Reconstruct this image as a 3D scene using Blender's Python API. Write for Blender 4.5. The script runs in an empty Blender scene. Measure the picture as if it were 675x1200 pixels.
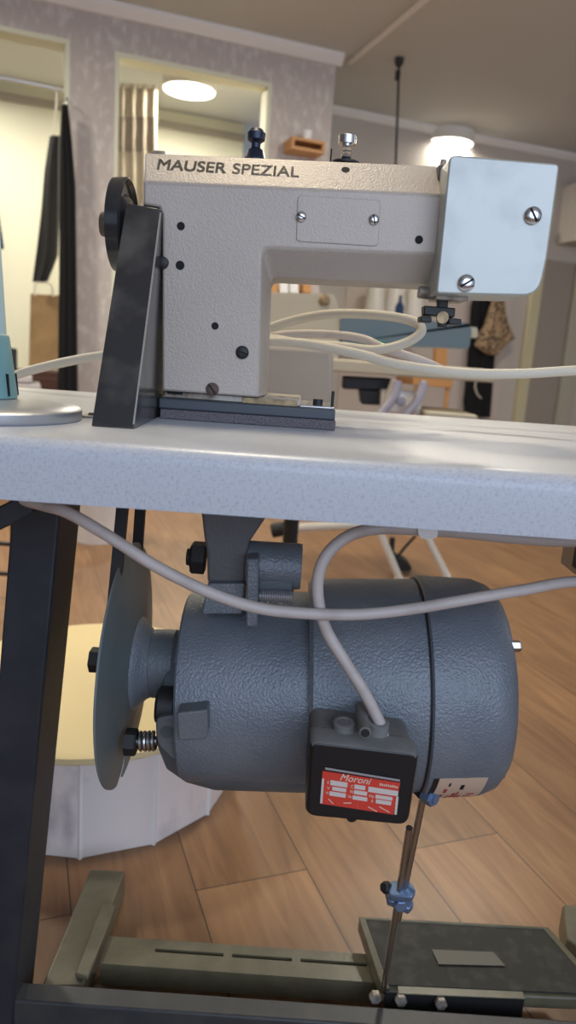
import bpy, bmesh, math, random
from mathutils import Vector, Matrix
random.seed(7)
SC = bpy.context.scene
COL = SC.collection
PI = math.pi
# ------------------------------------------------------------ camera
FPX, TH, RO, EYE = 850.0, math.radians(12.25), math.radians(4.0), 0.819
_c, _s = math.cos, math.sin
FW = Vector((0, _c(TH), -_s(TH)))
_up = Vector((0, _s(TH), _c(TH)))
RT = Vector((1, 0, 0)) * _c(RO) + _up * _s(RO)
UP = Vector((1, 0, 0)) * -_s(RO) + _up * _c(RO)
cd = bpy.data.cameras.new('camera')
cam = bpy.data.objects.new('camera', cd)
COL.objects.link(cam)
cam.matrix_world = Matrix(((RT.x, UP.x, -FW.x, 0), (RT.y, UP.y, -FW.y, 0), (RT.z, UP.z, -FW.z, EYE), (0, 0, 0, 1)))
cd.sensor_fit = 'VERTICAL'
cd.sensor_height = 36
cd.lens = FPX / 1200 * 36
cd.clip_start = 0.02
cd.dof.use_dof = True
cd.dof.focus_distance = 0.70
cd.dof.aperture_fstop = 6.0
SC.camera = cam
# ------------------------------------------------------------ world, daylight, exposure
w = bpy.data.worlds.new('world')
SC.world = w
w.use_nodes = True
w.node_tree.nodes['Background'].inputs[0].default_value = (0.62, 0.76, 1.0, 1)
w.node_tree.nodes['Background'].inputs[1].default_value = 0.8
SC.view_settings.view_transform = 'Standard'
SC.view_settings.look = 'None'
SC.view_settings.exposure = 0.0
SC.view_settings.gamma = 1
SC.view_settings.use_curve_mapping = False

def area(name, loc, target, sx, sy, power, color):
    l = bpy.data.lights.new(name, 'AREA')
    l.shape = 'RECTANGLE'; l.size = sx; l.size_y = sy
    l.energy = power; l.color = color
    o = bpy.data.objects.new(name, l); COL.objects.link(o)
    o.location = loc
    o.rotation_euler = (Vector(target) - Vector(loc)).to_track_quat('-Z', 'Y').to_euler()
    return o
# daylight coming in through the shop window behind the photographer
area('window_daylight', (0.9, -1.75, 1.55), (0.3, 1.2, 0.75), 2.6, 1.7, 44, (0.67, 0.79, 1.0))
# added fill light at the right, out of the picture, lifting the room's ambient
area('side_fill', (4.6, 3.2, 1.5), (0.5, 3.6, 1.5), 2.4, 1.6, 75, (0.95, 0.97, 1.0))

# ------------------------------------------------------------ pixel helpers (675 x 1200 frame)
def ray(x, y):
    return FW + RT * ((x - 337.5) / FPX) + UP * ((600 - y) / FPX)
CP = Vector((0, 0, EYE))
def PY(x, y, Y):
    r = ray(x, y); return CP + r * (Y / r.y)
def PZ(x, y, z):
    r = ray(x, y); return CP + r * ((z - EYE) / r.z)
PHI = math.radians(20.5)
VR = Vector((_c(PHI), _s(PHI), 0)); UR = Vector((-_s(PHI), _c(PHI), 0))
def PU(x, y, u):                       # the point where a line of sight meets the room plane u = const
    r = ray(x, y); return CP + r * (u / r.dot(UR))
def W(v, u, z): return VR * v + UR * u + Vector((0, 0, z))
def room(p): return (p.dot(VR), p.dot(UR), p.z)

# ------------------------------------------------------------ materials
MATS = {}
def mat(name, color, rough=0.5, metal=0.0, color2=None, nscale=8, bump=0.0, bscale=200, spec=0.5,
        fac=(0.35, 0.65), emit=None, estr=0, coat=0.0, detail=4, stretch=(1, 1, 1)):
    if name in MATS: return MATS[name]
    m = bpy.data.materials.new(name); m.use_nodes = True
    nt = m.node_tree; b = nt.nodes['Principled BSDF']
    b.inputs['Base Color'].default_value = (*color, 1)
    b.inputs['Roughness'].default_value = rough
    b.inputs['Metallic'].default_value = metal
    b.inputs['Specular IOR Level'].default_value = spec
    b.inputs['Coat Weight'].default_value = coat
    tc = nt.nodes.new('ShaderNodeTexCoord')
    mp = nt.nodes.new('ShaderNodeMapping'); mp.inputs['Scale'].default_value = stretch
    nt.links.new(tc.outputs['Object'], mp.inputs['Vector'])
    if color2:
        n = nt.nodes.new('ShaderNodeTexNoise'); n.inputs['Scale'].default_value = nscale
        n.inputs['Detail'].default_value = detail
        nt.links.new(mp.outputs[0], n.inputs['Vector'])
        r = nt.nodes.new('ShaderNodeMapRange')
        r.inputs[1].default_value, r.inputs[2].default_value = fac
        nt.links.new(n.outputs['Fac'], r.inputs[0])
        mx = nt.nodes.new('ShaderNodeMix'); mx.data_type = 'RGBA'
        mx.inputs[6].default_value = (*color, 1); mx.inputs[7].default_value = (*color2, 1)
        nt.links.new(r.outputs[0], mx.inputs[0])
        nt.links.new(mx.outputs[2], b.inputs['Base Color'])
    if bump:
        n2 = nt.nodes.new('ShaderNodeTexNoise'); n2.inputs['Scale'].default_value = bscale
        n2.inputs['Detail'].default_value = 1.5
        nt.links.new(mp.outputs[0], n2.inputs['Vector'])
        bp = nt.nodes.new('ShaderNodeBump'); bp.inputs['Strength'].default_value = bump
        bp.inputs['Distance'].default_value = 0.002
        nt.links.new(n2.outputs['Fac'], bp.inputs['Height'])
        nt.links.new(bp.outputs[0], b.inputs['Normal'])
    if emit:
        b.inputs['Emission Color'].default_value = (*emit, 1)
        b.inputs['Emission Strength'].default_value = estr
    MATS[name] = m
    return m

M_wallpaper = mat('wallpaper', (0.52, 0.46, 0.425), 0.6, color2=(0.68, 0.63, 0.59), nscale=22, fac=(0.50, 0.72), detail=5, stretch=(1.3, 1.3, 0.7), bump=.25, bscale=16)
M_ceiling = mat('ceiling_paint', (0.60, 0.61, 0.60), 0.8)
M_cream = mat('cream_wall', (0.76, 0.75, 0.60), 0.8)
M_farwall = mat('far_wall', (0.56, 0.51, 0.46), 0.8)
M_trim = mat('trim_paint', (0.86, 0.84, 0.82), 0.5)
M_body = mat('hammered_grey', (0.40, 0.34, 0.29), 0.42, 0.1, color2=(0.46, 0.395, 0.34), nscale=5, bump=.22, bscale=560)
M_steelcover = mat('brushed_cover', (0.44, 0.455, 0.43), 0.42, 0.45, color2=(0.34, 0.35, 0.33), nscale=22, fac=(.5, .8))
M_coverdark = mat('cover_back', (0.12, 0.11, 0.10), 0.6)
M_black = mat('black_gloss', (0.022, 0.022, 0.024), 0.16, color2=(0.05, 0.048, 0.045), nscale=18)
M_blackmat = mat('black_matt', (0.012, 0.012, 0.013), 0.55)
M_guard = mat('guard_enamel', (0.018, 0.018, 0.02), 0.28, color2=(0.12, 0.11, 0.10), nscale=20, fac=(.45, .85), coat=0.4)  # paler mottling in the colour stands in for reflections on the guard
M_hole = mat('screw_hole_black', (0.004, 0.004, 0.004), 0.8)
M_chrome = mat('chrome', (0.62, 0.62, 0.63), 0.2, 1.0)
M_steel = mat('steel_rod', (0.52, 0.51, 0.50), 0.32, 1.0)
M_zinc = mat('blue_zinc', (0.20, 0.29, 0.46), 0.4, 0.7)
M_bed = mat('bed_plate_paint', (0.050, 0.058, 0.072), 0.45)
M_cork = mat('felt_mat', (0.085, 0.075, 0.085), 0.9, color2=(0.16, 0.14, 0.15), nscale=500, bump=.4, bscale=500)
M_worn = mat('worn_metal', (0.42, 0.38, 0.33), 0.5, 0.5, color2=(0.16, 0.12, 0.09), nscale=60, fac=(.45, .7))
M_brass = mat('worn_brass', (0.42, 0.31, 0.17), 0.5, 0.5, color2=(0.2, 0.14, 0.08), nscale=120)
M_motor = mat('motor_hammertone', (0.135, 0.16, 0.19), 0.40, 0.15, color2=(0.185, 0.205, 0.23), nscale=16, bump=.5, bscale=420)
M_motor2 = mat('motor_cast', (0.11, 0.135, 0.155), 0.5, 0.15, color2=(0.15, 0.165, 0.175), nscale=14, bump=.3, bscale=300)
M_bracket = mat('bracket_cast', (0.115, 0.115, 0.12), 0.6, 0.1, bump=.3, bscale=300)
M_disc = mat('guard_dish_paint', (0.125, 0.155, 0.16), 0.5, 0.0, color2=(0.155, 0.175, 0.17), nscale=10)
M_boxblack = mat('bakelite_black', (0.006, 0.006, 0.007), 0.35)
M_boxdust = mat('dusty_bakelite', (0.15, 0.145, 0.14), 0.85, color2=(0.21, 0.20, 0.19), nscale=30)
M_red = mat('label_red', (0.62, 0.05, 0.03), 0.4)
M_labelwhite = mat('label_white', (0.62, 0.55, 0.50), 0.4)
M_sticker = mat('sticker_cream', (0.62, 0.46, 0.34), 0.5)
M_cable = mat('cable_sheath', (0.50, 0.44, 0.41), 0.5, color2=(0.38, 0.32, 0.29), nscale=40, fac=(.5, .8))
M_cable2 = mat('cable_cream', (0.56, 0.515, 0.43), 0.5)
M_leg = mat('leg_enamel', (0.016, 0.019, 0.027), 0.6, color2=(0.026, 0.028, 0.034), nscale=30)
M_bar = mat('bar_enamel', (0.035, 0.037, 0.042), 0.45, color2=(0.055, 0.055, 0.052), nscale=25)
M_olive = mat('olive_enamel', (0.105, 0.094, 0.055), 0.38, color2=(0.14, 0.125, 0.077), nscale=30, bump=.1, bscale=200)
M_rubber = mat('ribbed_rubber', (0.026, 0.025, 0.018), 0.6, color2=(0.07, 0.065, 0.055), nscale=45, fac=(.5, .8))
M_rubworn = mat('worn_rubber_plate', (0.13, 0.12, 0.09), 0.5)
M_teal = mat('teal_plastic', (0.19, 0.36, 0.37), 0.45)
M_alu = mat('cast_aluminium', (0.42, 0.43, 0.46), 0.35, 0.7)
M_palethread = mat('pale_thread', (0.55, 0.68, 0.66), 0.9)
M_marble = mat('white_marble_vinyl', (0.82, 0.74, 0.70), 0.3, color2=(0.56, 0.50, 0.50), nscale=13, fac=(.6, .72), stretch=(1, 1, .5))
M_pouftop = mat('cream_vinyl', (0.80, 0.66, 0.36), 0.5)
M_white = mat('white_tube', (0.72, 0.68, 0.60), 0.4)
M_beige = mat('beige_enamel', (0.52, 0.46, 0.34), 0.5)
M_tealgrey = mat('teal_grey_enamel', (0.10, 0.145, 0.165), 0.4)
M_lilac = mat('lilac_tube', (0.42, 0.40, 0.48), 0.4)
M_orange = mat('orange_wood', (0.55, 0.27, 0.09), 0.5)
M_paper = mat('kraft_paper', (0.40, 0.26, 0.13), 0.8, color2=(0.30, 0.19, 0.09), nscale=7)
M_cloth = mat('black_cloth', (0.005, 0.005, 0.006), 0.9)
M_cloth2 = mat('charcoal_cloth', (0.035, 0.035, 0.036), 0.9)
M_navy = mat('navy_cloth', (0.02, 0.05, 0.12), 0.9)
M_leopard = mat('leopard_cloth', (0.42, 0.29, 0.17), 0.9, color2=(0.07, 0.04, 0.025), nscale=42, fac=(.48, .60))
M_brown = mat('dark_brown_wood', (0.07, 0.025, 0.015), 0.5)
M_green = mat('green_plastic', (0.02, 0.22, 0.10), 0.5)
M_taupe = mat('taupe_board', (0.30, 0.26, 0.215), 0.7)
M_lampbody = mat('lamp_housing', (0.82, 0.81, 0.76), 0.5)
M_lampglow = mat('lamp_diffuser', (0.9, 0.9, 0.85), 0.5, emit=(1.0, 0.97, 0.86), estr=9)

def wood_floor():
    m = bpy.data.materials.new('oak_planks'); m.use_nodes = True
    nt = m.node_tree; b = nt.nodes['Principled BSDF']; N = nt.nodes.new; L = nt.links.new
    tc = N('ShaderNodeTexCoord')
    mp = N('ShaderNodeMapping')         # object space is the room frame turned by PHI; x' runs along the planks
    mp.vector_type = 'POINT'
    mp.inputs['Rotation'].default_value = (0, 0, -(PHI + PI / 2))
    L(tc.outputs['Object'], mp.inputs['Vector'])
    off = N('ShaderNodeVectorMath'); off.operation = 'ADD'
    # rows: v = .245 + k*.185 ; ends at u = .945
    off.inputs[1].default_value = (-0.945 + 6.5, 0.245 + 0.185 * 20, 0)
    L(mp.outputs[0], off.inputs[0])
    br = N('ShaderNodeTexBrick')
    br.inputs['Scale'].default_value = 1
    br.inputs['Brick Width'].default_value = 1.3
    br.inputs['Row Height'].default_value = 0.185
    br.inputs['Mortar Size'].default_value = 0.0011
    br.inputs['Mortar Smooth'].default_value = 0.2
    br.offset = 0.5
    br.inputs['Color1'].default_value = (0, 0, 0, 1); br.inputs['Color2'].default_value = (1, 1, 1, 1)
    L(off.outputs[0], br.inputs['Vector'])
    sc = N('ShaderNodeVectorMath'); sc.operation = 'MULTIPLY'; sc.inputs[1].default_value = (1.6, 15, 1)
    L(off.outputs[0], sc.inputs[0])
    ad = N('ShaderNodeVectorMath'); ad.operation = 'MULTIPLY_ADD'
    ad.inputs[1].default_value = (7, 3, 5)
    L(br.outputs['Color'], ad.inputs[0]); L(sc.outputs[0], ad.inputs[2])
    n1 = N('ShaderNodeTexNoise'); n1.inputs['Scale'].default_value = 2.2; n1.inputs['Detail'].default_value = 6
    n1.inputs['Distortion'].default_value = 1.2
    L(ad.outputs[0], n1.inputs['Vector'])
    cr = N('ShaderNodeValToRGB')
    e = cr.color_ramp.elements
    e[0].position = .33; e[0].color = (0.20, 0.10, 0.045, 1)
    e[1].position = .68; e[1].color = (0.30, 0.165, 0.078, 1)
    L(n1.outputs['Fac'], cr.inputs[0])
    mx = N('ShaderNodeMix'); mx.data_type = 'RGBA'; mx.blend_type = 'MULTIPLY'; mx.inputs[0].default_value = 1
    mr = N('ShaderNodeMapRange'); mr.inputs[3].default_value = .86; mr.inputs[4].default_value = 1.12
    L(br.outputs['Color'], mr.inputs[0])
    L(cr.outputs[0], mx.inputs[6]); L(mr.outputs[0], mx.inputs[7])
    m2 = N('ShaderNodeMix'); m2.data_type = 'RGBA'; m2.inputs[7].default_value = (0.035, 0.02, 0.012, 1)
    L(br.outputs['Fac'], m2.inputs[0]); L(mx.outputs[2], m2.inputs[6])
    L(m2.outputs[2], b.inputs['Base Color'])
    b.inputs['Roughness'].default_value = 0.38
    return m

def table_mat():
    m = bpy.data.materials.new('speckled_laminate'); m.use_nodes = True
    nt = m.node_tree; b = nt.nodes['Principled BSDF']; N = nt.nodes.new; L = nt.links.new
    tc = N('ShaderNodeTexCoord'); cols = None
    outs = []
    for st in ((900, 900, 220), (260, 900, 900)):
        mp = N('ShaderNodeMapping'); mp.inputs['Scale'].default_value = st
        L(tc.outputs['Object'], mp.inputs['Vector'])
        n = N('ShaderNodeTexNoise'); n.inputs['Scale'].default_value = 1; n.inputs['Detail'].default_value = 2
        L(mp.outputs[0], n.inputs['Vector']); outs.append(n)
    ad = N('ShaderNodeMath'); ad.operation = 'ADD'
    L(outs[0].outputs['Fac'], ad.inputs[0]); L(outs[1].outputs['Fac'], ad.inputs[1])
    cr = N('ShaderNodeValToRGB'); e = cr.color_ramp.elements
    e[0].position = .78; e[0].color = (0.41, 0.425, 0.47, 1)
    e[1].position = 1.0; e[1].color = (0.52, 0.535, 0.575, 1)
    L(ad.outputs[0], cr.inputs[0]); L(cr.outputs[0], b.inputs['Base Color'])
    b.inputs['Roughness'].default_value = 0.33
    return m

# ------------------------------------------------------------ mesh helpers
ORG = {}
def link(name, me, parent=None):
    o = bpy.data.objects.new(name, me); COL.objects.link(o)
    if parent is not None: o.parent = parent
    return o
def tag(o, label=None, cat=None, group=None, kind=None):
    if label: o['label'] = label
    if cat: o['category'] = cat
    if group: o['group'] = group
    if kind: o['kind'] = kind
    return o
def thing(name, loc, label, cat, group=None):
    o = link(name, None); o.location = loc; ORG[o.name] = Vector(loc)
    return tag(o, label, cat, group)
def obj(name, bm, m, parent=None, bevel=0, seg=2, sub=0, smooth=40, label=None, solid=0):
    me = bpy.data.meshes.new(name)
    bmesh.ops.recalc_face_normals(bm, faces=bm.faces)
    if parent is not None:
        org = ORG[parent.name]
    else:
        xs = [v.co for v in bm.verts]
        org = Vector(((min(p.x for p in xs) + max(p.x for p in xs)) / 2, (min(p.y for p in xs) + max(p.y for p in xs)) / 2, min(p.z for p in xs)))
    bmesh.ops.translate(bm, verts=bm.verts, vec=-org)
    bm.to_mesh(me); bm.free()
    for p in me.polygons: p.use_smooth = True
    if not solid: me.set_sharp_from_angle(angle=math.radians(smooth))
    o = link(name, me, parent)
    if parent is None: o.location = org
    ORG[o.name] = org
    for mm in (m if isinstance(m, (list, tuple)) else [m]): me.materials.append(mm)
    if solid:
        s = o.modifiers.new('s', 'SOLIDIFY'); s.thickness = solid; s.offset = 0
    if bevel:
        b = o.modifiers.new('b', 'BEVEL'); b.width = bevel; b.segments = seg; b.limit_method = 'ANGLE'; b.angle_limit = math.radians(35)
    if sub:
        s = o.modifiers.new('u', 'SUBSURF'); s.levels = sub; s.render_levels = sub
    if label: o['label'] = label
    return o
def struct(name, bm, m, label=None, **k):
    o = obj(name, bm, m, **k); o['kind'] = 'structure'
    if label: o['label'] = label
    return o
def NB(): return bmesh.new()
def loft(bm, rings, cap=True, mi=None):
    R = [[bm.verts.new(p) for p in r] for r in rings]
    n = len(R[0])
    for a, b in zip(R, R[1:]):
        for i in range(n):
            f = bm.faces.new((a[i], a[(i + 1) % n], b[(i + 1) % n], b[i]))
            if mi: f.material_index = mi
    if cap:
        bm.faces.new(R[0][::-1]); bm.faces.new(R[-1])
    return bm
def prism(bm, pts, vec):
    vec = Vector(vec); return loft(bm, [[Vector(p) for p in pts], [Vector(p) + vec for p in pts]])
def box(bm, a, b, frame=None):
    """axis aligned box between corners a and b (frame: function v,u,z -> world)"""
    f = frame or (lambda x, y, z: Vector((x, y, z)))
    p = [(a[0], a[1]), (b[0], a[1]), (b[0], b[1]), (a[0], b[1])]
    return loft(bm, [[f(x, y, a[2]) for x, y in p], [f(x, y, b[2]) for x, y in p]])
def frame_for(d):
    d = d.normalized(); h = Vector((0, 0, 1)) if abs(d.z) < .9 else Vector((1, 0, 0))
    x = d.cross(h).normalized(); return x, x.cross(d).normalized()
def lathe(bm, prof, org, axis, n=40, cap=True, ang0=0):
    """prof: (distance along the axis, radius)"""
    org = Vector(org); axis = Vector(axis).normalized(); x, y = frame_for(axis)
    return loft(bm, [[org + axis * t + (x * math.cos(2 * PI * i / n + ang0) + y * math.sin(2 * PI * i / n + ang0)) * max(r, 1e-5) for i in range(n)] for t, r in prof], cap)
def cyl(bm, a, b, r, n=24, ch=0):
    a, b = Vector(a), Vector(b); l = (b - a).length
    pr = [(0, r), (l, r)] if not ch else [(0, r - ch), (ch, r), (l - ch, r), (l, r - ch)]
    return lathe(bm, pr, a, b - a, n)
def catmull(P, k=8, closed=False):
    P = [Vector(p) for p in P]; out = []; n = len(P)
    rng = range(n if closed else n - 1)
    for i in rng:
        if closed: p0, p1, p2, p3 = P[i - 1], P[i], P[(i + 1) % n], P[(i + 2) % n]
        else: p0, p1, p2, p3 = P[max(i - 1, 0)], P[i], P[i + 1], P[min(i + 2, n - 1)]
        for j in range(k):
            t = j / k
            out.append(.5 * ((2 * p1) + (p2 - p0) * t + (2 * p0 - 5 * p1 + 4 * p2 - p3) * t * t + (3 * p1 - p0 - 3 * p2 + p3) * t ** 3))
    if not closed: out.append(P[-1])
    return out
def tube(bm, P, r, n=14, k=8, smooth=True, closed=False, rect=None):
    Q = catmull(P, k, closed) if smooth else [Vector(p) for p in P]
    T = []
    for i in range(len(Q)):
        a = Q[i - 1] if (i or closed) else Q[0]; b = Q[(i + 1) % len(Q)] if (i < len(Q) - 1 or closed) else Q[-1]
        T.append((b - a).normalized())
    x, y = frame_for(T[0]); rings = []
    for i, q in enumerate(Q):
        x = (x - T[i] * x.dot(T[i])).normalized(); y = x.cross(T[i])
        rr = r[i * (len(r) - 1) // (len(Q) - 1)] if isinstance(r, (list, tuple)) else r
        if rect: rings.append([q + x * a * rect[0] + y * b * rect[1] for a, b in ((-1, -1), (1, -1), (1, 1), (-1, 1))])
        else: rings.append([q + (x * math.cos(2 * PI * j / n) + y * math.sin(2 * PI * j / n)) * rr for j in range(n)])
    if closed: rings.append(rings[0]); 
    return loft(bm, rings, cap=not closed)
def slab(bm, px, Y, depth, f=PY):
    """outline in the picture, put at distance Y with a real depth going away"""
    return prism(bm, [f(x, y, Y) for x, y in px], Vector((0, 1, 0)) * depth if f is PY else UR * depth)
def rrect(x0, y0, x1, y1, r, n=4):
    out = []
    for cx, cy, a in ((x1 - r, y0 + r, -PI / 2), (x1 - r, y1 - r, 0), (x0 + r, y1 - r, PI / 2), (x0 + r, y0 + r, PI)):
        for i in range(n + 1):
            t = a + PI / 2 * i / n; out.append((cx + r * math.cos(t), cy + r * math.sin(t)))
    return out
def rpoly(pts, r, n=4):
    """polygon with rounded corners"""
    out = []; m = len(pts)
    for i in range(m):
        p0, p, p1 = Vector(pts[i - 1]), Vector(pts[i]), Vector(pts[(i + 1) % m])
        rr = r[i] if isinstance(r, (list, tuple)) else r
        if rr <= 0: out.append(tuple(p)); continue
        a = p + (p0 - p).normalized() * rr; b = p + (p1 - p).normalized() * rr
        for k in range(n + 1):
            t = k / n; out.append(tuple(a * (1 - t) ** 2 + p * 2 * t * (1 - t) + b * t * t))
    return out
def screw(name, p, nrm, r, h, m, parent, slot=0.8, label=None):
    nrm = Vector(nrm).normalized(); bm = NB()
    lathe(bm, [(-.003, r), (h * .45, r), (h * .85, r * .75), (h, r * .35)], p, nrm, 20)
    s = obj(name, bm, m, parent, label=label)
    x, y = frame_for(nrm); d = x * math.cos(slot) + y * math.sin(slot); e = nrm.cross(d)
    bm = NB(); c = Vector(p) + nrm * (h * .72)
    prism(bm, [c + d * r * .85 + e * r * .12, c + d * r * .85 - e * r * .12, c - d * r * .85 - e * r * .12, c - d * r * .85 + e * r * .12], nrm * h * .34)
    obj('slot', bm, M_hole, s)
    return s
def hole(p, nrm, r, parent):
    bm = NB(); lathe(bm, [(-.004, r), (.0003, r)], p, nrm, 20); return obj('screw_hole', bm, M_hole, parent)
def hexbolt(name, p, axis, r, h, m, parent=None, shank=0, label=None):
    bm = NB(); lathe(bm, [(0, r), (h * .85, r), (h, r * .88)], p, axis, 6)
    if shank: lathe(bm, [(h * .9, r * .55), (h + shank, r * .5)], p, axis, 14)
    return obj(name, bm, m, parent, smooth=25, label=label)
def text(name, s, org, xd, yd, width, height, m, parent, shear=0, depth=.00025, bold=0):
    cu = bpy.data.curves.new(name, 'FONT'); cu.body = s; cu.size = 1; cu.shear = shear; cu.extrude = 0; cu.offset = 0.0
    o = bpy.data.objects.new(name, cu); COL.objects.link(o)
    bpy.context.view_layer.update()
    me = bpy.data.meshes.new_from_object(o.evaluated_get(bpy.context.evaluated_depsgraph_get()))
    bpy.data.objects.remove(o)
    xs = [v.co.x for v in me.vertices]; ys = [v.co.y for v in me.vertices]
    x0, x1, y0, y1 = min(xs), max(xs), min(ys), max(ys)
    xd = Vector(xd).normalized(); yd = Vector(yd).normalized(); nn = xd.cross(yd)
    bm = NB()
    for bx_, by_ in (((0, 0),) if not bold else ((-bold, -bold), (bold, -bold), (-bold, bold), (bold, bold), (0, 0), (0, bold), (0, -bold))):
        k0 = len(bm.verts); bm.from_mesh(me); bm.verts.ensure_lookup_table()
        for v in bm.verts[k0:]: v.co.x += bx_; v.co.y += by_; v.co.z += .0
    for v in bm.verts:
        v.co = Vector(org) + xd * ((v.co.x - x0) / (x1 - x0) * width) + yd * ((v.co.y - y0) / (y1 - y0) * height) + nn * depth
    ex = bmesh.ops.extrude_face_region(bm, geom=bm.faces[:])
    bmesh.ops.translate(bm, verts=[g for g in ex['geom'] if isinstance(g, bmesh.types.BMVert)], vec=-nn * depth * 1.5)
    return obj(name, bm, m, parent)
def sheet(bm, rows, f, n=24, amp=.01, freq=3, thick=.01, ph=0, d=Vector((0, 1, 0)), ns=4):
    """hanging cloth: rows of (left px, right px, y px); folds push it in and out along d"""
    rs = []
    for (a, b) in zip(rows, rows[1:]):
        for k in range(ns): rs.append([a[i] + (b[i] - a[i]) * k / ns for i in range(3)])
    rs.append(list(rows[-1]))
    F, B = [], []
    for j, (xl, xr, y) in enumerate(rs):
        fr, bk = [], []
        for i in range(n + 1):
            t = i / n; p = f(xl + (xr - xl) * t, y)
            o = amp * math.sin(2 * PI * freq * t + ph + .5 * math.sin(j * .35)) * (.5 + .5 * j / len(rs)); edge = math.sin(PI * t) ** .5
            fr.append(bm.verts.new(p + d * (o - thick * edge))); bk.append(bm.verts.new(p + d * (o + thick * edge + .002)))
        F.append(fr); B.append(bk)
    for G in (F, B):
        for j in range(len(G) - 1):
            for i in range(n): bm.faces.new((G[j][i], G[j][i + 1], G[j + 1][i + 1], G[j + 1][i]))
    for j in range(len(F) - 1):
        for i in (0, n): bm.faces.new((F[j][i], F[j + 1][i], B[j + 1][i], B[j][i]))
    for j in (0, len(F) - 1):
        for i in range(n): bm.faces.new((F[j][i], F[j][i + 1], B[j][i + 1], B[j][i]))
    return bm

# ============================================================ THE ROOM
ZC = 2.6
def quad_slab(v0, v1, u0, u1, z0, z1): bm = NB(); box(bm, (v0, u0, z0), (v1, u1, z1), W); return bm
bm = quad_slab(-5, 6, -2.6, 8.2, -.05, 0)
fl = struct('floor', bm, wood_floor()); 
_d = fl.location.copy(); fl.location = (0, 0, 0)
for v in fl.data.vertices: v.co += _d          # the plank pattern is laid out from the world origin
struct('ceiling', quad_slab(-5, 6, -2.6, 8.2, ZC, ZC + .06), M_ceiling)
# partition wall with a doorway and an opening; plane u = UW
UW, WT = 4.53, .12
o1r = room(PU(82, 50, UW)); o1t = room(PU(60, 42, UW))
oa = room(PU(135, 60, UW)); ob = room(PU(319, 97, UW))
cn = room(PU(394, 72, UW))
vA0, vA1 = o1r[0] - 1.1, o1r[0]; zA = o1t[2]
vB0, vB1 = oa[0], ob[0]; zB = (oa[2] + ob[2]) / 2; zb = .55
vE = cn[0]
bm = NB()
box(bm, (-5, UW, 0), (vA0, UW + WT, ZC), W)
box(bm, (vA0, UW, zA), (vA1, UW + WT, ZC), W)
box(bm, (vA1, UW, 0), (vB0, UW + WT, ZC), W)
box(bm, (vB0, UW, zB), (vB1, UW + WT, ZC), W)
box(bm, (vB0, UW, 0), (vB1, UW + WT, zb), W)
box(bm, (vB1, UW, 0), (vE, UW + WT, ZC), W)
struct('wall_left', bm, M_wallpaper)
def opening_lining(name, v0, v1, z0, z1):
    bm = NB(); t = .025
    box(bm, (v0, UW - .004, z0), (v0 + t, UW + WT + .004, z1), W)
    box(bm, (v1 - t, UW - .004, z0), (v1, UW + WT + .004, z1), W)
    box(bm, (v0 + t, UW - .004, z1 - t), (v1 - t, UW + WT + .004, z1), W)
    if z0 > 0: box(bm, (v0 + t, UW - .004, z0), (v1 - t, UW + WT + .004, z0 + t), W)
    struct(name, bm, M_cream, bevel=.002)
opening_lining('door_1', vA0, vA1, 0, zA)
opening_lining('window_1', vB0, vB1, zb, zB)
UB = 6.17                                       # back wall of the fitting room behind
struct('wall_back', quad_slab(-5, vE - .1, UB, UB + .1, 0, ZC), M_cream)
UF = 5.40
struct('wall_return', quad_slab(vE - .1, vE, UW + WT, UF + .1, 0, ZC), M_cream)
struct('wall_far', quad_slab(vE - .1, 6, UF, UF + .1, 0, ZC), M_farwall)
struct('wall_rear', quad_slab(-5, 6, -2.7, -2.6, 0, 0.5), M_farwall)
struct('wall_right', quad_slab(5.2, 5.3, -2.6, UF, 0, ZC), M_farwall)
struct('wall_west', quad_slab(-5.1, -5, -2.6, 8.2, 0, ZC), M_farwall)
# cornices
def cornice(name, v0, v1, u, s=.055):
    bm = NB(); loft(bm, [[W(v, u, ZC), W(v, u - s, ZC), W(v, u - s, ZC - .018), W(v, u - .018, ZC - s), W(v, u, ZC - s)] for v in (v0, v1)])
    struct(name, bm, M_trim)
cornice('trim_1', -5, vE + .03, UW, .06)
cornice('trim_2', vE, 5.2, UF, .05)
bm = NB(); box(bm, (vE + .085, -2.5, ZC - .018), (vE + .12, UW + .05, ZC), W); struct('trim_3', bm, M_trim, bevel=.006)
bm = NB(); box(bm, (-5, UB - .03, ZC - .13), (vE - .1, UB, ZC - .08), W); struct('trim_4', bm, mat('grey_band', (.42, .38, .32), .7))
# fitting-room rail inside the doorway
a, b = PU(-30, 84, 5.0), PU(76, 106, 5.0)
bm = NB(); cyl(bm, a, b, .013); r_ = thing('clothes_rail', a, 'silver clothes rail across the top of the doorway on the left', 'clothes rail')
obj('rail', bm, M_chrome, r_)
bm = NB(); cyl(bm, b, b + VR * .02, .028); obj('end_bracket', bm, M_chrome, r_)
bm = NB(); cyl(bm, a - VR * .02, a, .028); obj('end_bracket', bm, M_chrome, r_)

# ceiling lamps ------------------------------------------------------------
def lamp(px, py, label, r=.2, pos=None, power=55, col=(1.0, .93, .79)):
    p = Vector(pos) if pos else PZ(px, py, ZC - .07)
    t = thing('ceiling_lamp', (p.x, p.y, ZC), label, 'ceiling lamp', 'round flush ceiling lamps')
    bm = NB(); lathe(bm, [(0, r * .97), (.07, r), (.085, r), (.09, r * .93), (.075, r * .92)], (p.x, p.y, ZC), (0, 0, -1), 48)
    obj('housing', bm, M_lampbody, t)
    bm = NB(); lathe(bm, [(.065, r * .90), (.09, r * .90), (.102, r * .7), (.108, r * .3), (.109, .001)], (p.x, p.y, ZC), (0, 0, -1), 48)
    obj('diffuser', bm, M_lampglow, t)
    l = bpy.data.lights.new('lamp_light', 'AREA'); l.shape = 'DISK'; l.size = r * 1.7; l.energy = power; l.color = col
    o = bpy.data.objects.new('lamp_light', l); COL.objects.link(o); o.location = (p.x, p.y, ZC - .118)
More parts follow.
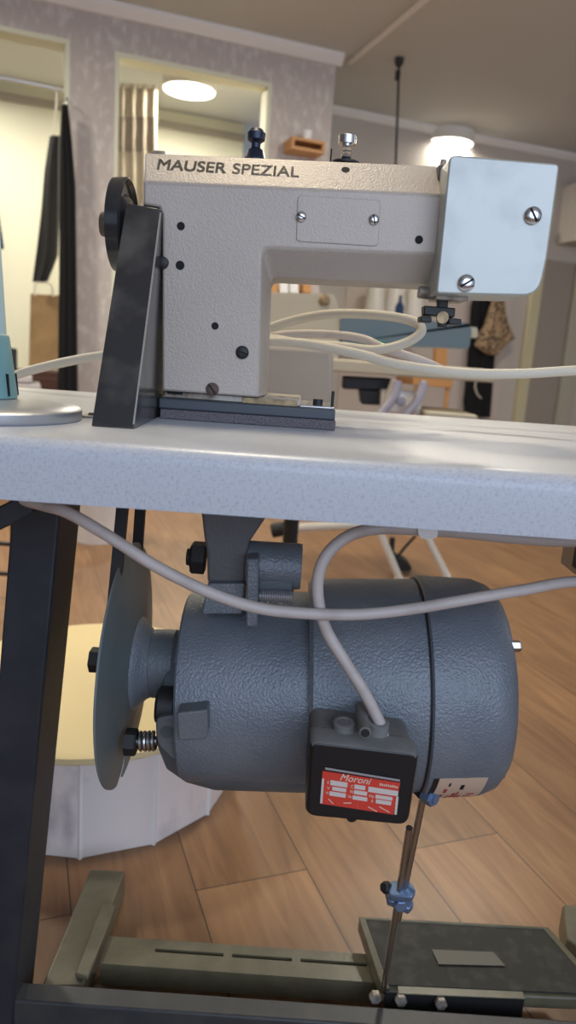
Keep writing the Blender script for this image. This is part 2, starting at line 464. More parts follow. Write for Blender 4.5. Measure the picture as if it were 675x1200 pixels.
lamp(222, 103, 'round glowing ceiling lamp seen through the wall opening with the curtain', .185, power=36)
lamp(527, 166, 'round glowing ceiling lamp above the square end cover of the sewing machine', .19, power=15)
lamp(0, 0, 'round ceiling lamp over the middle of the room', pos=(0.9, 3.3, ZC), power=34)
lamp(0, 0, 'round ceiling lamp over the sewing table', pos=(-.15, 1.15, ZC), power=16, col=(1.0, .84, .56))
lamp(0, 0, 'round ceiling lamp over the doorway side of the room', pos=(-1.9, 2.6, ZC), power=44)
lamp(0, 0, 'round ceiling lamp behind the clothes rail', pos=(-2.3, 5.0, ZC), power=16)

# ============================================================ FAR BACKGROUND
f5 = lambda x, y: PU(x - 4, y, 5.05)
bm = NB(); sheet(bm, [(62, 74, 160), (56, 75, 200), (52, 74, 250), (46, 72, 300), (42, 60, 330)], f5, 16, .02, 2, .03, d=UR)
g = obj('hanging_jacket', bm, M_cloth2); tag(g, 'short charcoal jacket hanging left of the long black coat in the doorway', 'garment')
bm = NB(); tube(bm, [f5(64, 162), f5(68, 145), f5(70, 120), f5(70, 106)], .005); obj('hanger_hook', bm, M_white, g)
f5b = lambda x, y: PU(x, y, 4.40)
bm = NB(); sheet(bm, [(72, 80, 124), (70, 84, 160), (70, 89, 220), (69, 90, 330), (68, 91, 420), (67, 92, 500)], f5b, 20, .012, 3, .03, d=UR)
g = obj('hanging_coat', bm, M_cloth); tag(g, 'long black coat hanging at the right side of the doorway', 'garment')
bm = NB(); tube(bm, [f5b(76, 126), f5b(77, 119), f5b(79, 114), f5b(82, 113) + UR * .12], .005); obj('hanger_hook', bm, M_chrome, g)
f48 = lambda x, y: PU(x, y, 4.9)
bm = NB(); sheet(bm, [(-24, -18, 90), (-36, -8, 130), (-40, -4, 215), (-40, -1, 250), (-38, 5, 292)], f48, 14, .02, 2, .03, d=UR)
g = obj('hanging_shirt', bm, M_navy); tag(g, 'navy blue garment cut by the left edge of the picture', 'garment')
# paper bag
def pbag():
    u = 5.25; p = [PU(*q, u) for q in ((36, 344), (70, 346), (72, 432), (34, 430))]
    t = thing('paper_bag', (p[3] + p[2]) / 2, 'brown kraft paper bag standing below the hanging clothes', 'paper bag')
    bm = NB(); loft(bm, [p, [q + UR * (.07 if i < 2 else .13) for i, q in enumerate(p)]]); obj('bag', bm, M_paper, t, bevel=.004)
    for k, off in enumerate((0, .07)):
        bm = NB(); tube(bm, [PU(x, y, u - .006 + off) for x, y in ((41, 347), (41, 336), (45, 331), (58, 332), (62, 338), (62, 348))], .006)
        obj('handle', bm, M_white, t)
pbag()
# low dark brown cupboard under the bag, and the folded things on it
u0 = 5.2; a = room(PU(18, 432, u0)); b = room(PU(76, 436, u0))
bm = NB(); box(bm, (a[0] - .25, u0, 0), (b[0], u0 + .4, a[2] - .01), W)
t = thing('low_cupboard', W((a[0] + b[0]) / 2, u0 + .2, 0), 'dark brown low cupboard under the kraft paper bag', 'cupboard')
obj('cabinet_body', bm, M_brown, t, bevel=.004)
for k in (0, 1):
    c0 = a[0] - .22 + k * (b[0] - a[0] + .2) / 2; c1 = c0 + (b[0] - a[0] + .2) / 2 - .02
    bm = NB(); box(bm, (c0, u0 - .018, .06), (c1, u0, a[2] - .05), W); d = obj('door', bm, M_brown, t, bevel=.003)
    bm = NB(); p = W(c1 - .04 if k == 0 else c0 + .04, u0 - .018, a[2] - .2); cyl(bm, p, p - UR * .02, .012); obj('knob', bm, M_chrome, d)
# shop table with papers left behind
def ironed_pile():
    u = 4.2
    for k, (y0, y1, x0, x1, c) in enumerate(((458, 470, 8, 60, (.36, .33, .36)), (449, 459, 10, 52, (.5, .47, .47)), (441, 450, 12, 42, (.58, .55, .56)))):
        zc_ = PU(30, 470, u).z + k * .047
        q0, q1 = room(PU(x0 - 2, 462, u))[0], room(PU(x1 - 4, 462, u))[0]
        bm = NB(); box(bm, (q0 - .05, u, zc_), (q1, u + .28 - k * .02, zc_ + .045), W)
        o = obj('folded_cloth', bm, mat('folded_%d' % k, c, .9), bevel=.012, seg=3)
        tag(o, 'folded pale grey cloth, ' + ('lowest', 'middle', 'topmost')[k] + ' in the stack behind the blue-green cone', 'folded cloth', 'folded cloths behind the thread cone')
    a = room(PU(0, 470, u)); b = room(PU(60, 471, u)); a = (a[0], a[1], PU(30, 470, u).z)
    t = thing('side_table', W((a[0] + b[0]) / 2, u + .15, 0), 'small side table carrying folded cloths behind the sewing table', 'side table')
    bm = NB(); box(bm, (a[0] - .1, u - .03, a[2] - .035), (b[0] + .02, u + .32, a[2] - .003), W); obj('tabletop', bm, M_beige, t, bevel=.004)
    for sv in (a[0] - .08, b[0] - .01):
        for su in (u, u + .28):
            bm = NB(); box(bm, (sv - .015, su - .015, 0), (sv + .015, su + .015, a[2] - .035), W); obj('leg', bm, M_blackmat, t)
ironed_pile()
u = 4.3; a = PU(8, 407, u); 
bm = NB(); slab(bm, rpoly([(4, 407), (20, 409), (20, 440), (4, 440)], 2), u, .16, PU)
t = obj('small_box', bm, M_blackmat, bevel=.004); tag(t, 'small black box on the folded cloths behind the blue-green cone', 'box')
# curtain inside the opening: three colour bands
fc = lambda x, y: PU(x, y, 5.35)
def curtain():
    t = thing('curtain', fc(155, 560), 'cream and tan banded curtain hanging at the left inside the wall opening', 'curtain')
    edges = [(100, 'curtain_top'), (137, 'curtain_band'), (178, 'curtain_bottom'), (500, '')]
    cs = [(.50, .44, .34), (.33, .28, .22), (.48, .42, .32)]
    for k in range(3):
        y0, y1 = edges[k][0], edges[k + 1][0]
        bm = NB(); sheet(bm, [(122, 184 - 0 * k, y0), (122, 184, y1)], fc, 70, .022, 5, .004, d=UR)
        obj('curtain_panel', bm, mat('curtain_%d' % k, cs[k], .9), t)
    bm = NB(); cyl(bm, fc(100, 97), fc(186, 103), .012); obj('curtain_rod', bm, M_white, t)
    for k in range(7):
        x = 126 + k * 9; q = fc(x, 99.5 + k * .65); bm = NB()
        tube(bm, [q + UR * (.02 * math.cos(a)) + Vector((0, 0, .02 * math.sin(a))) for a in [i * PI / 4 for i in range(8)]], .003, 6, 2, closed=True)
        obj('ring', bm, M_chrome, t)
curtain()
# little wooden shelf on the partition wall, with a white cup
def small_shelf():
    u = UW; ps = room(PU(333, 170, u)); pe = room(PU(372, 187, u)); zt = ps[2] + .02; z0 = pe[2] + .0; v0, v1 = ps[0], pe[0] - .01
    t = thing('wall_shelf', W((v0 + v1) / 2, u - .1, z0), 'small orange wooden box shelf on the wall above the sewing machine', 'shelf')
    for a, b, n in (((v0, z0), (v1, z0 + .018), 'board'), ((v0, zt - .018), (v1, zt), 'board'), ((v0, z0 + .018), (v0 + .018, zt - .018), 'side_panel'), ((v1 - .018, z0 + .018), (v1, zt - .018), 'side_panel')):
        bm = NB(); box(bm, (a[0], u - .14, a[1]), (b[0], u, b[1]), W); obj(n, bm, M_orange, t, bevel=.002)
    bm = NB(); q = W(v0 * .45 + v1 * .55, u - .07, zt)
    lathe(bm, [(0, .024), (.05, .032), (.06, .03), (.058, .026), (.01, .02)], q, (0, 0, 1), 24)
    o = obj('cup', bm, M_trim); tag(o, 'small white cup standing on the orange wooden box shelf', 'cup')
small_shelf()
# thin rod hanging from the ceiling
p = PZ(468, 68, ZC); q = PU(459, 330, room(p)[1])
t = thing('hanging_rod', p, 'thin dark rod hanging from the ceiling behind the machine arm', 'rod')
bm = NB(); cyl(bm, p, q, .0075); obj('rod', bm, M_blackmat, t)
bm = NB(); lathe(bm, [(0, .028), (.03, .026), (.05, .012)], p, (0, 0, -1), 20); obj('ceiling_fixing', bm, M_cloth2, t)
bm = NB(); lathe(bm, [(0.07, .016), (.12, .016)], p, (0, 0, -1), 16); obj('collar', bm, M_cloth2, t)

# right side of the far wall: cream post, grey panel, cupboard
def far_right():
    u = UF
    v = lambda x, y: room(PU(x, y, u - .02))
    a = v(612, 403); b = v(630, 330)
    struct('door_2', quad_slab(a[0] + .01, a[0] + .11, u - .05, u, 0, 2.02), mat('cream_frame', (.62, .56, .36), .5), bevel=.004)
    a2 = v(628, 400); b2 = v(664, 400)
    o = obj('grey_panel', quad_slab(a[0] + .12, b2[0] - .03, u - .03, u - .001, .25, 1.75), mat('panel_taupe', (.34, .30, .26), .7), bevel=.004)
    tag(o, 'tall taupe panel on the far wall between two cream uprights at the right', 'panel')
    o = obj('plinth_panel', quad_slab(a[0] + .12, b2[0] - .03, u - .04, u - .001, 0, .249), M_farwall, bevel=.003)
    tag(o, 'low paler plinth under the tall taupe panel', 'plinth')
    struct('trim_5', quad_slab(b2[0] - .02, b2[0] + .14, u - .06, u, 0, 1.75), mat('pale_upright', (.46, .43, .35), .5), bevel=.004)
    c = v(655, 216); d = v(655, 286)
    t = thing('wall_cupboard', W(c[0] + .3, u - .15, d[2]), 'beige wall cupboard at the right edge behind the square end cover', 'cupboard')
    obj('cabinet_body', quad_slab(a[0] + .22, c[0] + 1.0, u - .3, u, d[2], c[2]), M_farwall, t, bevel=.004)
    obj('door', quad_slab(a[0] + .23, c[0] + .45, u - .32, u - .3, d[2] + .01, c[2] - .01), M_farwall, t, bevel=.003)
    obj('door', quad_slab(c[0] + .46, c[0] + .99, u - .32, u - .3, d[2] + .01, c[2] - .01), M_farwall, t, bevel=.003)
far_right()
# pale pinkish wall panel behind the second machine
vv = room(PU(400, 400, UF))[0]
o = obj('pinboard', quad_slab(vv, room(PU(592, 400, UF))[0], UF - .02, UF - .001, 0.05, 1.6), mat('pin_board', (.62, .53, .47), .8), bevel=.003)
tag(o, 'large pale pinkish board on the far wall seen under the machine arm', 'board')

# hanging black top and leopard print scarf
fg = lambda x, y: PU(x, y, 5.32)
bm = NB(); sheet(bm, [(556, 578, 340), (552, 581, 360), (550, 582, 400), (546, 578, 440), (543, 576, 470), (545, 575, 489)], fg, 24, .012, 3, .02, d=UR)
t = obj('hanging_dress', bm, M_cloth); bm = NB(); cyl(bm, fg(567, 341) - UR * .02, fg(567, 339) + UR * .06, .014); obj('peg', bm, M_beige, t); tag(t, 'black dress hanging under the square end cover beside the leopard print scarf', 'garment')
fg2 = lambda x, y: PU(x, y, 5.24)
bm = NB(); sheet(bm, [(578, 590, 345), (574, 592, 362), (568, 596, 380), (557, 603, 396), (556, 592, 405), (572, 582, 416)], fg2, 24, .02, 3, .02, d=UR)
t = obj('leopard_scarf', bm, M_leopard); bm = NB(); cyl(bm, fg2(584, 347) - UR * .02, fg2(584, 346) + UR * .12, .012); obj('peg', bm, M_beige, t); tag(t, 'tan leopard print scarf hanging in front of the black dress', 'scarf')
bm = NB(); tube(bm, [fg(556, 441) - UR * .05, fg(552, 452) - UR * .06, fg(555, 462) - UR * .06, fg(560, 466) - UR * .05], .006)
t = obj('cloth_ribbon', bm, M_white); tag(t, 'white ribbon curl on the black dress', 'ribbon')

# work table in the middle distance with the second machine ------------------
Y2 = 2.6
def second_station():
    tl, tr = PY(388, 427, Y2), PY(548, 438, Y2)
    zt = (tl.z + tr.z) / 2 + .02
    t = thing('work_table', ((tl.x + tr.x) / 2, Y2 + .25, 0), 'cream work table on white tube legs behind the sewing table', 'table')
    bm = NB(); box(bm, (PY(300, 427, Y2).x, Y2, zt - .045), (tr.x + .1, Y2 + .5, zt)); obj('tabletop', bm, M_beige, t, bevel=.008)
    def at(x, y): return PY(x, y, Y2 + .02)
    bm = NB(); tube(bm, [at(463, 445), at(455, 465), at(428, 600), at(470, 682)][0:2] + [at(436, 600), at(469, 680)], .014, smooth=False); obj('leg', bm, M_white, t)
    bm = NB(); tube(bm, [at(497, 446), at(489, 466), at(486, 600), at(526, 680)], .014, smooth=False); obj('leg', bm, M_white, t)
    a, b = at(462, 682), at(540, 679); b.z = a.z
    bm = NB(); cyl(bm, a, b, .018); ft = obj('foot_bar', bm, M_white, t)
    bm = NB(); cyl(bm, b, b + Vector((.045, 0, 0)), .028, ch=.004); obj('end_cap', bm, M_blackmat, ft)
    bm = NB(); cyl(bm, PY(334, 619, 2.5), PY(430, 614, 2.5), .016); st = obj('stretcher', bm, M_white, t)
    bm = NB(); cyl(bm, PY(318, 622, 2.5), PY(334, 619, 2.5), .026, ch=.004); obj('clamp', bm, M_blackmat, st)
    bm = NB(); tube(bm, [PY(487, 628, 2.75), PY(474, 642, 2.75), PY(463, 657, 2.75)], .006); tube(bm, [PY(460, 630, 2.75), PY(459, 648, 2.75), PY(466, 655, 2.75)], .011)
    bm2 = bm; prism(bm2, [PY(x, y, 2.75) for x, y in rpoly([(460, 651), (476, 658), (483, 665), (481, 670), (466, 669)], 3)], (0, .08, 0)); obj('foot_pedal', bm2, M_blackmat, t)
    bm = NB(); slab(bm, rpoly([(403, 441), (460, 444), (459, 458), (402, 456)], 2), Y2 + .1, .12); slab(bm, rpoly([(422, 456), (447, 458), (447, 475), (424, 474)], 3), Y2 + .1, .12)
    obj('motor', bm, M_blackmat, t, bevel=.006)
    bm = NB(); slab(bm, rpoly([(447, 456), (490, 459), (488, 484), (446, 482)], 3), Y2 + .06, .05); sw = obj('switch_box', bm, M_trim, t, bevel=.004)
    bm = NB(); q = PY(470, 470, Y2 + .06); cyl(bm, q, q - Vector((0, .02, 0)), .016); obj('knob', bm, M_lilac, sw)
    for pts in (((466, 446), (463, 462), (452, 478), (440, 492)), ((497, 448), (493, 462), (484, 476), (470, 492))):
        bm = NB(); tube(bm, [PY(x, y, Y2 - .03) for x, y in pts], .015); obj('support_arm', bm, M_lilac, t)
    bm = NB(); slab(bm, rpoly([(500, 482), (560, 487), (560, 496), (500, 494)], 2), Y2 - .1, .3); obj('lower_shelf', bm, M_beige, t, bevel=.004)
    ZT2 = zt
    # second machine, beige body and teal head
    t = thing('sewing_machine', PY(420, 425, Y2 + .2), 'second sewing machine, beige body and teal-grey arm, seen under the near machine', 'sewing machine')
    Yb = Y2 + .12
    bm = NB(); slab(bm, rpoly([(306, 342), (392, 345), (397, 362), (470, 372), (560, 384), (560, 396), (470, 388), (398, 384), (396, 424), (306, 420)], 3), Yb, .13)
    for v_ in bm.verts:
        if v_.co.z < ZT2 + .02: v_.co.z = ZT2 + .001
    obj('machine_body', bm, M_beige, t, bevel=.008)
    bm = NB(); slab(bm, rpoly([(398, 372), (548, 378), (553, 384), (550, 409), (400, 402)], 5), Yb - .02, .13); obj('arm', bm, M_tealgrey, t, bevel=.01)
    bm = NB(); slab(bm, rpoly([(424, 396), (452, 400), (450, 409), (424, 406)], 2), Yb - .05, .04); obj('thread_guide', bm, M_green, t, bevel=.003)
    bm = NB(); q = PY(380, 352, Yb); lathe(bm, [(-.01, .02), (.012, .02), (.018, .012)], q, (0, -1, 0), 20); obj('knob', bm, M_brass, t)
    # dull plastic cover standing below it
    bm = NB(); slab(bm, [(306, 404), (391, 408), (390, 500), (306, 500)], 1.55, .3)
    o = obj('machine_cover', bm, mat('cover_board', (.33, .29, .25), .7, color2=(.4, .35, .3), nscale=3), bevel=.01)
    tag(o, 'dull grey-beige box cover standing right of the machine column behind the table', 'box')
    a = PY(391, 500, 1.55)
second_station()
# cover carries down to the floor on a low stand
_a, _b = PY(306, 500, 1.55), PY(391, 500, 1.55)
bpy.data.objects['machine_cover']
t = thing('cover_stand', ((_a.x + _b.x) / 2, 1.7, 0), 'single-post stand under the grey-beige box cover', 'stand')
bm = NB(); box(bm, (_a.x - .01, 1.54, _a.z - .04), (_b.x + .0, 1.86, _a.z - .02)); obj('top_plate', bm, M_beige, t, bevel=.003)
bm = NB(); cyl(bm, (_a.x + .08, 1.7, .02), (_a.x + .08, 1.7, _a.z - .04), .018); obj('post', bm, M_blackmat, t)
bm = NB(); lathe(bm, [(0, .14), (.015, .14), (.02, .1)], (_a.x + .08, 1.7, 0), (0, 0, 1), 32); obj('base', bm, M_blackmat, t)

# shelf of orange boxes and the rack of thread cones on the far side
def thread_rack():
    u = 4.9
    t = thing('thread_rack', PU(450, 372, u), 'cream thread rack on the far wall seen between arm and bed', 'rack')
    bm = NB(); slab(bm, [(418, 371), (500, 377), (500, 384), (418, 378)], u, .475, PU); obj('shelf_board', bm, M_beige, t, bevel=.004)
    for k, (x, y, w_, lab) in enumerate(((438, 371, 11, 'cream thread cone on the rack, left of the others'), (461, 372, 12, 'cream thread cone in the middle of the rack'), (484, 374, 11, 'cream thread cone on the rack nearest the needle'))):
        b = PU(x, y, u + .12); top = PU(x - 2, 318, u + .12); r = (PU(x + w_, y, u + .12) - b).length; h = top.z - b.z
        bm = NB(); lathe(bm, [(0, r), (.02, r * 1.03), (h * .95, r * .62), (h, r * .5), (h * 1.06, r * .28)], b, (0, 0, 1), 28)
        o = obj('thread_cone', bm, M_white); tag(o, lab, 'thread cone', 'cream thread cones on the rack')
    for k, (x, c) in enumerate(((322, M_orange), (334, M_trim), (346, M_trim), (361, M_orange))):
        u2 = 4.3
        bm = NB(); slab(bm, rpoly([(x - 6, 326), (x + 4, 327), (x + 4, 344), (x - 6, 343)], 1.5), u2, .1, PU)
        o = obj('small_carton', bm, c, bevel=.004)
        tag(o, ('orange carton at the left end of the row behind the machine column', 'white carton right of the leftmost orange carton', 'white carton left of the rightmost orange carton', 'orange carton at the right end of the row under the arm')[k], 'carton', 'small cartons in a row')
    bm = NB(); slab(bm, [(300, 344), (376, 347), (376, 352), (300, 349)], 4.2, .3, PU)
    o = obj('wall_ledge', bm, M_beige, bevel=.003); tag(o, 'beige ledge carrying the row of small cartons', 'shelf')
    b = PU(467, 373, u + .04); h = PU(467, 346, u + .04).z - b.z
    bm = NB(); lathe(bm, [(0, .035), (h * .5, .033), (h * .75, .012), (h, .009)], b, (0, 0, 1), 24)
    o = obj('thread_bobbin', bm, M_navy); tag(o, 'small dark blue cone standing in front of the cream thread cones', 'thread cone')
thread_rack()
# orange wooden stool in the background
def stool():
    u = 4.6; t = thing('wooden_stand', PU(507, 490, u), 'orange-brown wooden stand behind the pale cable at the centre right', 'stand')
    bm = NB(); slab(bm, rpoly([(484, 441), (531, 445), (530, 455), (484, 451)], 1), u, .25, PU); obj('shelf', bm, M_orange, t, bevel=.004)
    bm = NB(); slab(bm, [(511, 404), (525, 405), (523, 443), (510, 442)], u + .05, .04, PU); obj('post', bm, M_orange, t, bevel=.003)
    for x in (489, 525):
        p = PU(x, 452, u + .03); bm = NB(); cyl(bm, (p.x, p.y, 0), p, .016); obj('leg', bm, M_orange, t)
stool()

# round faceted pouf on the floor --------------------------------------------
def pouf():
    n = 14; R = .272
    base = PZ(172, 1002, 0)                # a front corner of the plinth
    c = Vector((-.345, 1.29, 0)); h = .17
    t = thing('faceted_pouf', c, 'low faceted white marbled pouf with a cream top behind the black table leg', 'pouf')
    A0 = math.radians(-67 - 180 / 14)
    def ring(r, z): return [c + Vector((r * math.cos(A0 + 2 * PI * i / n), r * math.sin(A0 + 2 * PI * i / n), z)) for i in range(n)]
    bm = NB(); loft(bm, [ring(R, 0.0), ring(R, h)]); obj('side_panels', bm, M_marble, t, bevel=.002)
    for i in range(n):
        p = ring(R + .0015, 0)[i]; bm = NB(); tdir = (p - c).normalized(); s = Vector((-tdir.y, tdir.x, 0))
        prism(bm, [p + s * .006 - tdir * .005, p + tdir * .0015, p - s * .006 - tdir * .005], (0, 0, h)); obj('edge_trim', bm, M_trim, t)
    def circ(r, z): return [c + Vector((r * math.cos(2 * PI * i / 48), r * math.sin(2 * PI * i / 48), z)) for i in range(48)]
    bm = NB(); loft(bm, [circ(R + .004, h), circ(R + .009, h + .004), circ(R + .009, h + .014), circ(R - .002, h + .022), circ(.02, h + .026)]); obj('cushion_top', bm, M_pouftop, t)
pouf()
def bin_():
    t = thing('waste_bin', PZ(108, 641, 0), 'low white plastic bin on the floor behind the table leg', 'bin')
    c = PZ(104, 641, 0) + Vector((0, .12, 0)); ORG[t.name] = Vector(t.location)
    bm = NB(); lathe(bm, [(0, .085), (.24, .105), (.25, .11), (.25, .104), (.24, .10), (.02, .08)], c, (0, 0, 1), 36); obj('shell', bm, M_trim, t)
    bm = NB(); lathe(bm, [(.235, .1125), (.255, .1125)], c, (0, 0, 1), 36); obj('rim', bm, M_white, t)
bin_()
# dark metal rack at far left under the table
def rack():
    t = thing('metal_rack', PY(-20, 760, 2.2), 'thin black metal rack behind the table leg at the left edge', 'rack')
    t.location.z = 0; ORG[t.name] = Vector(t.location)
    for y in (637, 672):
        bm = NB(); cyl(bm, PY(-60, y - 4, 2.2), PY(16, y + 1, 2.2), .007); obj('rail', bm, M_blackmat, t)
    for x in (15, -58):
        p = PY(x, 600, 2.2); bm = NB(); cyl(bm, (p.x, p.y, 0), (p.x, p.y, p.z), .009); obj('post', bm, M_blackmat, t)
rack()

# ============================================================ THE SEWING TABLE
TY0, TY1, TZ, TT = .500, 1.0, .75, .045
def sewing_table():
    t = thing('sewing_table', (0, .75, 0), 'speckled pale grey table with black steel legs carrying the sewing machine', 'table')
    bm = NB(); r = .012
    prof = [(TY0, TZ - TT)]
    for k in range(7):
        a = PI / 2 * k / 6; prof.append((TY0 + r - r * math.cos(a), TZ - r + r * math.sin(a)))
    prof += [(TY1 - .003, TZ), (TY1, TZ - .003), (TY1, TZ - TT)]
    x0, x1 = -.62, .60
    # the slot for the belt is left out of the slab: three strips with a gap
    bx0, bx1, by0, by1 = -.174, -.142, .655, .80
    def strip(xa, xb, p): loft(bm, [[Vector((xa, y, z)) for y, z in p], [Vector((xb, y, z)) for y, z in p]])
    strip(x0, bx0, prof)
    strip(bx1, x1, prof)
    front = [q for q in prof[:-3]] + [(by0, TZ), (by0, TZ - TT)]
    strip(bx0, bx1, front)
    strip(bx0, bx1, [(by1, TZ - TT), (by1, TZ)] + prof[-3:])
    obj('tabletop', bm, table_mat(), t)
    def leg(xt, xb, name='leg'):
        bm = NB(); w_ = .048; y0, y1 = .700, .775
        loft(bm, [[Vector((xb - w_, y0, 0)), Vector((xb, y0, 0)), Vector((xb, y1, 0)), Vector((xb - w_, y1, 0))],
                  [Vector((xt - w_, y0, TZ - TT)), Vector((xt, y0, TZ - TT)), Vector((xt, y1, TZ - TT)), Vector((xt - w_, y1, TZ - TT))]])
        obj(name, bm, M_leg, t, bevel=.003, seg=3)
    leg(-.221, -.284)
    leg(.56, .60)
    bm = NB(); box(bm, (-.282, .703, .012), (.56, .730, .06)); obj('crossbar', bm, M_bar, t, bevel=.003, seg=3)
    for x in (-.31, .60):
        bm = NB(); cyl(bm, (x, .737, -.001), (x, .737, .012), .018); obj('rubber_foot', bm, M_blackmat, t)
    # diagonal brace below the top at the left
    bm = NB(); tube(bm, [PY(-30, 622, .60), PY(38, 588, .60)], .01, smooth=False, rect=(.009, .009)); obj('brace', bm, M_leg, t, bevel=.002)
    # small block and holder near the right
    bm = NB(); p = PY(669, 664, .66); box(bm, (p.x, .60, p.z), (p.x + .05, .66, TZ - TT)); obj('bracket', bm, M_blackmat, t, bevel=.002)
    bm = NB(); p = PY(656, 660, .72); box(bm, (p.x, .665, p.z), (p.x + .04, .72, TZ - TT)); obj('drawer_runner', bm, M_beige, t, bevel=.002)
sewing_table()

# ============================================================ THE SEWING MACHINE
YM = .700
def machine():
    t = thing('sewing_machine', (-.045, .76, .75), 'grey hammered-paint industrial sewing machine with lettered arm on the speckled table', 'sewing machine')
    # felt and bed
    def zz(x, y, Y=YM): return PY(x, y, Y).z
    xl, xr = -.1275, PY(393, 500, YM).x
    zf = .75 + .0095
    bm = NB(); box(bm, (xl - .002, YM, .7502), (xr, .835, zf)); obj('felt_mat', bm, M_cork, t, bevel=.001)
    zb = zf + .0105
    bm = NB(); box(bm, (xl - .004, YM + .001, zf), (xr - .001, .833, zb)); obj('bed_plate', bm, M_bed, t, bevel=.0018, seg=3)
    zs = zb + .0065
    bm = NB(); box(bm, (xl, .709, zb), (PY(352, 476, .71).x, .80, zs)); obj('foot_plate', bm, M_worn, t, bevel=.001)
    bm = NB(); box(bm, (PY(284, 470, .7075).x, .7065, zb), (PY(348, 478, .7075).x, .709, zs - .0008)); obj('number_plate', bm, M_brass, t, bevel=.0004)
    bm = NB(); box(bm, (PY(351, 478, .71).x, .706, zb), (xr - .003, .79, zb + .002)); obj('needle_plate', bm, M_chrome, t, bevel=.0006)
    for x, s in ((372, .005), (389, .0016)):
        p = PY(x, 478, .735); bm = NB(); cyl(bm, (p.x, .735, zb), (p.x, .735, zb + (.007 if s > .003 else .016)), s, 12); obj('guide_pin', bm, M_blackmat, t)
    for x in (205,):
        p = PY(x, 462, .706); bm = NB(); cyl(bm, (p.x - .007, .7055, zs + .001), (p.x + .007, .7055, zs + .001), .0035, 10); obj('clamp_screw', bm, M_blackmat, t)
    # casting
    Yf, Ym, Yb = YM, YM + .026, YM + .085
    zl = zs + .0002
    def colx(x, y, Y): p = PY(x, y, Y); return p
    front = [(168, 213), (522, 229), (516, 298)] + rpoly([(516, 298), (307, 290), (304, 380)], [0, 9, 0], 5)[1:-1] + [(303, 463), (190, 461), (190, 252), (187, 243), (168, 240)]
    mid = [(169, 179), (523, 194), (514, 334)] + rpoly([(514, 334), (316, 325), (313, 380)], [0, 9, 0], 5)[1:-1] + [(311, 463), (190, 461), (190, 252), (187, 243), (168, 240)]
    R0 = [PY(x, y, Yf) for x, y in front]; R1 = [PY(x, y, Ym) for x, y in mid]
    R1[1].z = R1[0].z + (R0[1].z - R0[0].z) * (R1[1].x - R1[0].x) / (R0[1].x - R0[0].x)
    n = len(R0)
    # keep the column foot level and its left side square
    for i in range(n):
        x, y = front[i]
        if y > 450: R0[i].z = zl; R1[i].z = zl
        if i >= n - 4: R1[i].x = R0[i].x; R1[i].z = R0[i].z
    R2 = [p + Vector((0, Yb - Ym, 0)) for p in R1]
    for i in range(n): R2[i].x = R1[i].x; R2[i].z = R1[i].z
    bm = NB(); loft(bm, [R0, R1, R2])
    body = obj('arm_casting', bm, M_body, t, bevel=.0022, seg=3, smooth=35)
    def onf(x, y): return PY(x, y, Yf)
    for x, y, r in ((212, 265, .0037), (211, 311, .0041), (252, 382, .0034), (491, 281, .0037)): hole(onf(x, y), (0, -1, 0), r, body)
    # lettering on the sloping band
    a, b = PY(183, 197, Yf + .012), PY(350, 207, Yf + .012)
    z0, z1 = R0[0], R1[0]
    yd = (Vector((0, z1.y - z0.y, z1.z - z0.z))).normalized()
    xd = (R0[1] - R0[0]).normalized(); xd = (xd - yd * xd.dot(yd)).normalized()
    nb = xd.cross(yd)
    def onband(x, y):
        r = ray(x, y); k = (R0[0] - CP).dot(nb) / r.dot(nb); return CP + r * k
    o = onband(184, 198.5); e = onband(350, 207.5); tp = onband(184, 186.5)
    wd = (e - o).length; ht = (tp - o).dot(yd)
    M_ink = mat('lettering_ink', (.13, .115, .09), .6)
    o2 = onband(272, 203.5)
    M_ink2 = mat('worn_lettering_ink', (.20, .18, .14), .6)
    text('lettering', 'MAUSER', o, xd, yd, (onband(264, 203) - o).length, ht, M_ink, body, bold=.022)
    text('lettering', 'SPEZIAL', o2, xd, yd, (e - o2).length, ht, M_ink2, body, bold=.014)['label'] = 'half worn-off second word'
    hole(onband(405, 199), nb, .0038, body)
    # cover plate on the arm
    cp = rpoly([(349, 229), (446, 235), (443, 289), (347, 283)], 5)
    bm = NB(); prism(bm, [onf(x, y) for x, y in cp], (0, -.0012, 0)); pl = obj('cover_plate', bm, M_body, t, bevel=.0006)
    screw('screw', onf(353, 254.5) + Vector((0, -.0012, 0)), (0, -1, 0), .0047, .0032, M_chrome, pl, .4)
    screw('screw', onf(438, 258) + Vector((0, -.0012, 0)), (0, -1, 0), .0047, .0032, M_chrome, pl, 1.3)
    screw('column_screw', onf(284, 413), (0, -1, 0), .0062, .003, M_blackmat, t, .3)
    screw('column_screw', onf(249, 456), (0, -1, 0), .0062, .003, mat('rusty', (.10, .06, .045), .7), t, .9)
    q = onf(191, 308); bm = NB(); lathe(bm, [(-.002, .0055), (.003, .0055), (.004, .004)], q, (0, -1, 0), 16); obj('plug', bm, M_blackmat, t)
    # thin gap strip at the head and the square end cover
    bm = NB(); slab(bm, [(514, 192), (532, 190), (521, 341), (507, 336)], .712, .06); obj('head_block', bm, M_coverdark, t, bevel=.002)
    Yc = .672
    cov = rpoly([(527, 181), (656, 192), (641, 303), (631, 347), (511, 344)], [8, 6, 10, 20, 5], 6)
    P0 = [PY(x, y, Yc) for x, y in cov]; P1 = [p + Vector((0, .072, 0)) for p in P0]
    bm = NB(); loft(bm, [P0, P1]); cv = obj('end_cover', bm, M_steelcover, t, bevel=.0016, seg=3, smooth=35, label='square pale metal cover')
    screw('screw', PY(624, 253, Yc), (0, -1, 0), .0075, .0045, M_chrome, cv, 1.0)
    screw('screw', PY(546, 332, Yc), (0, -1, 0), .0075, .0045, M_chrome, cv, -.6)
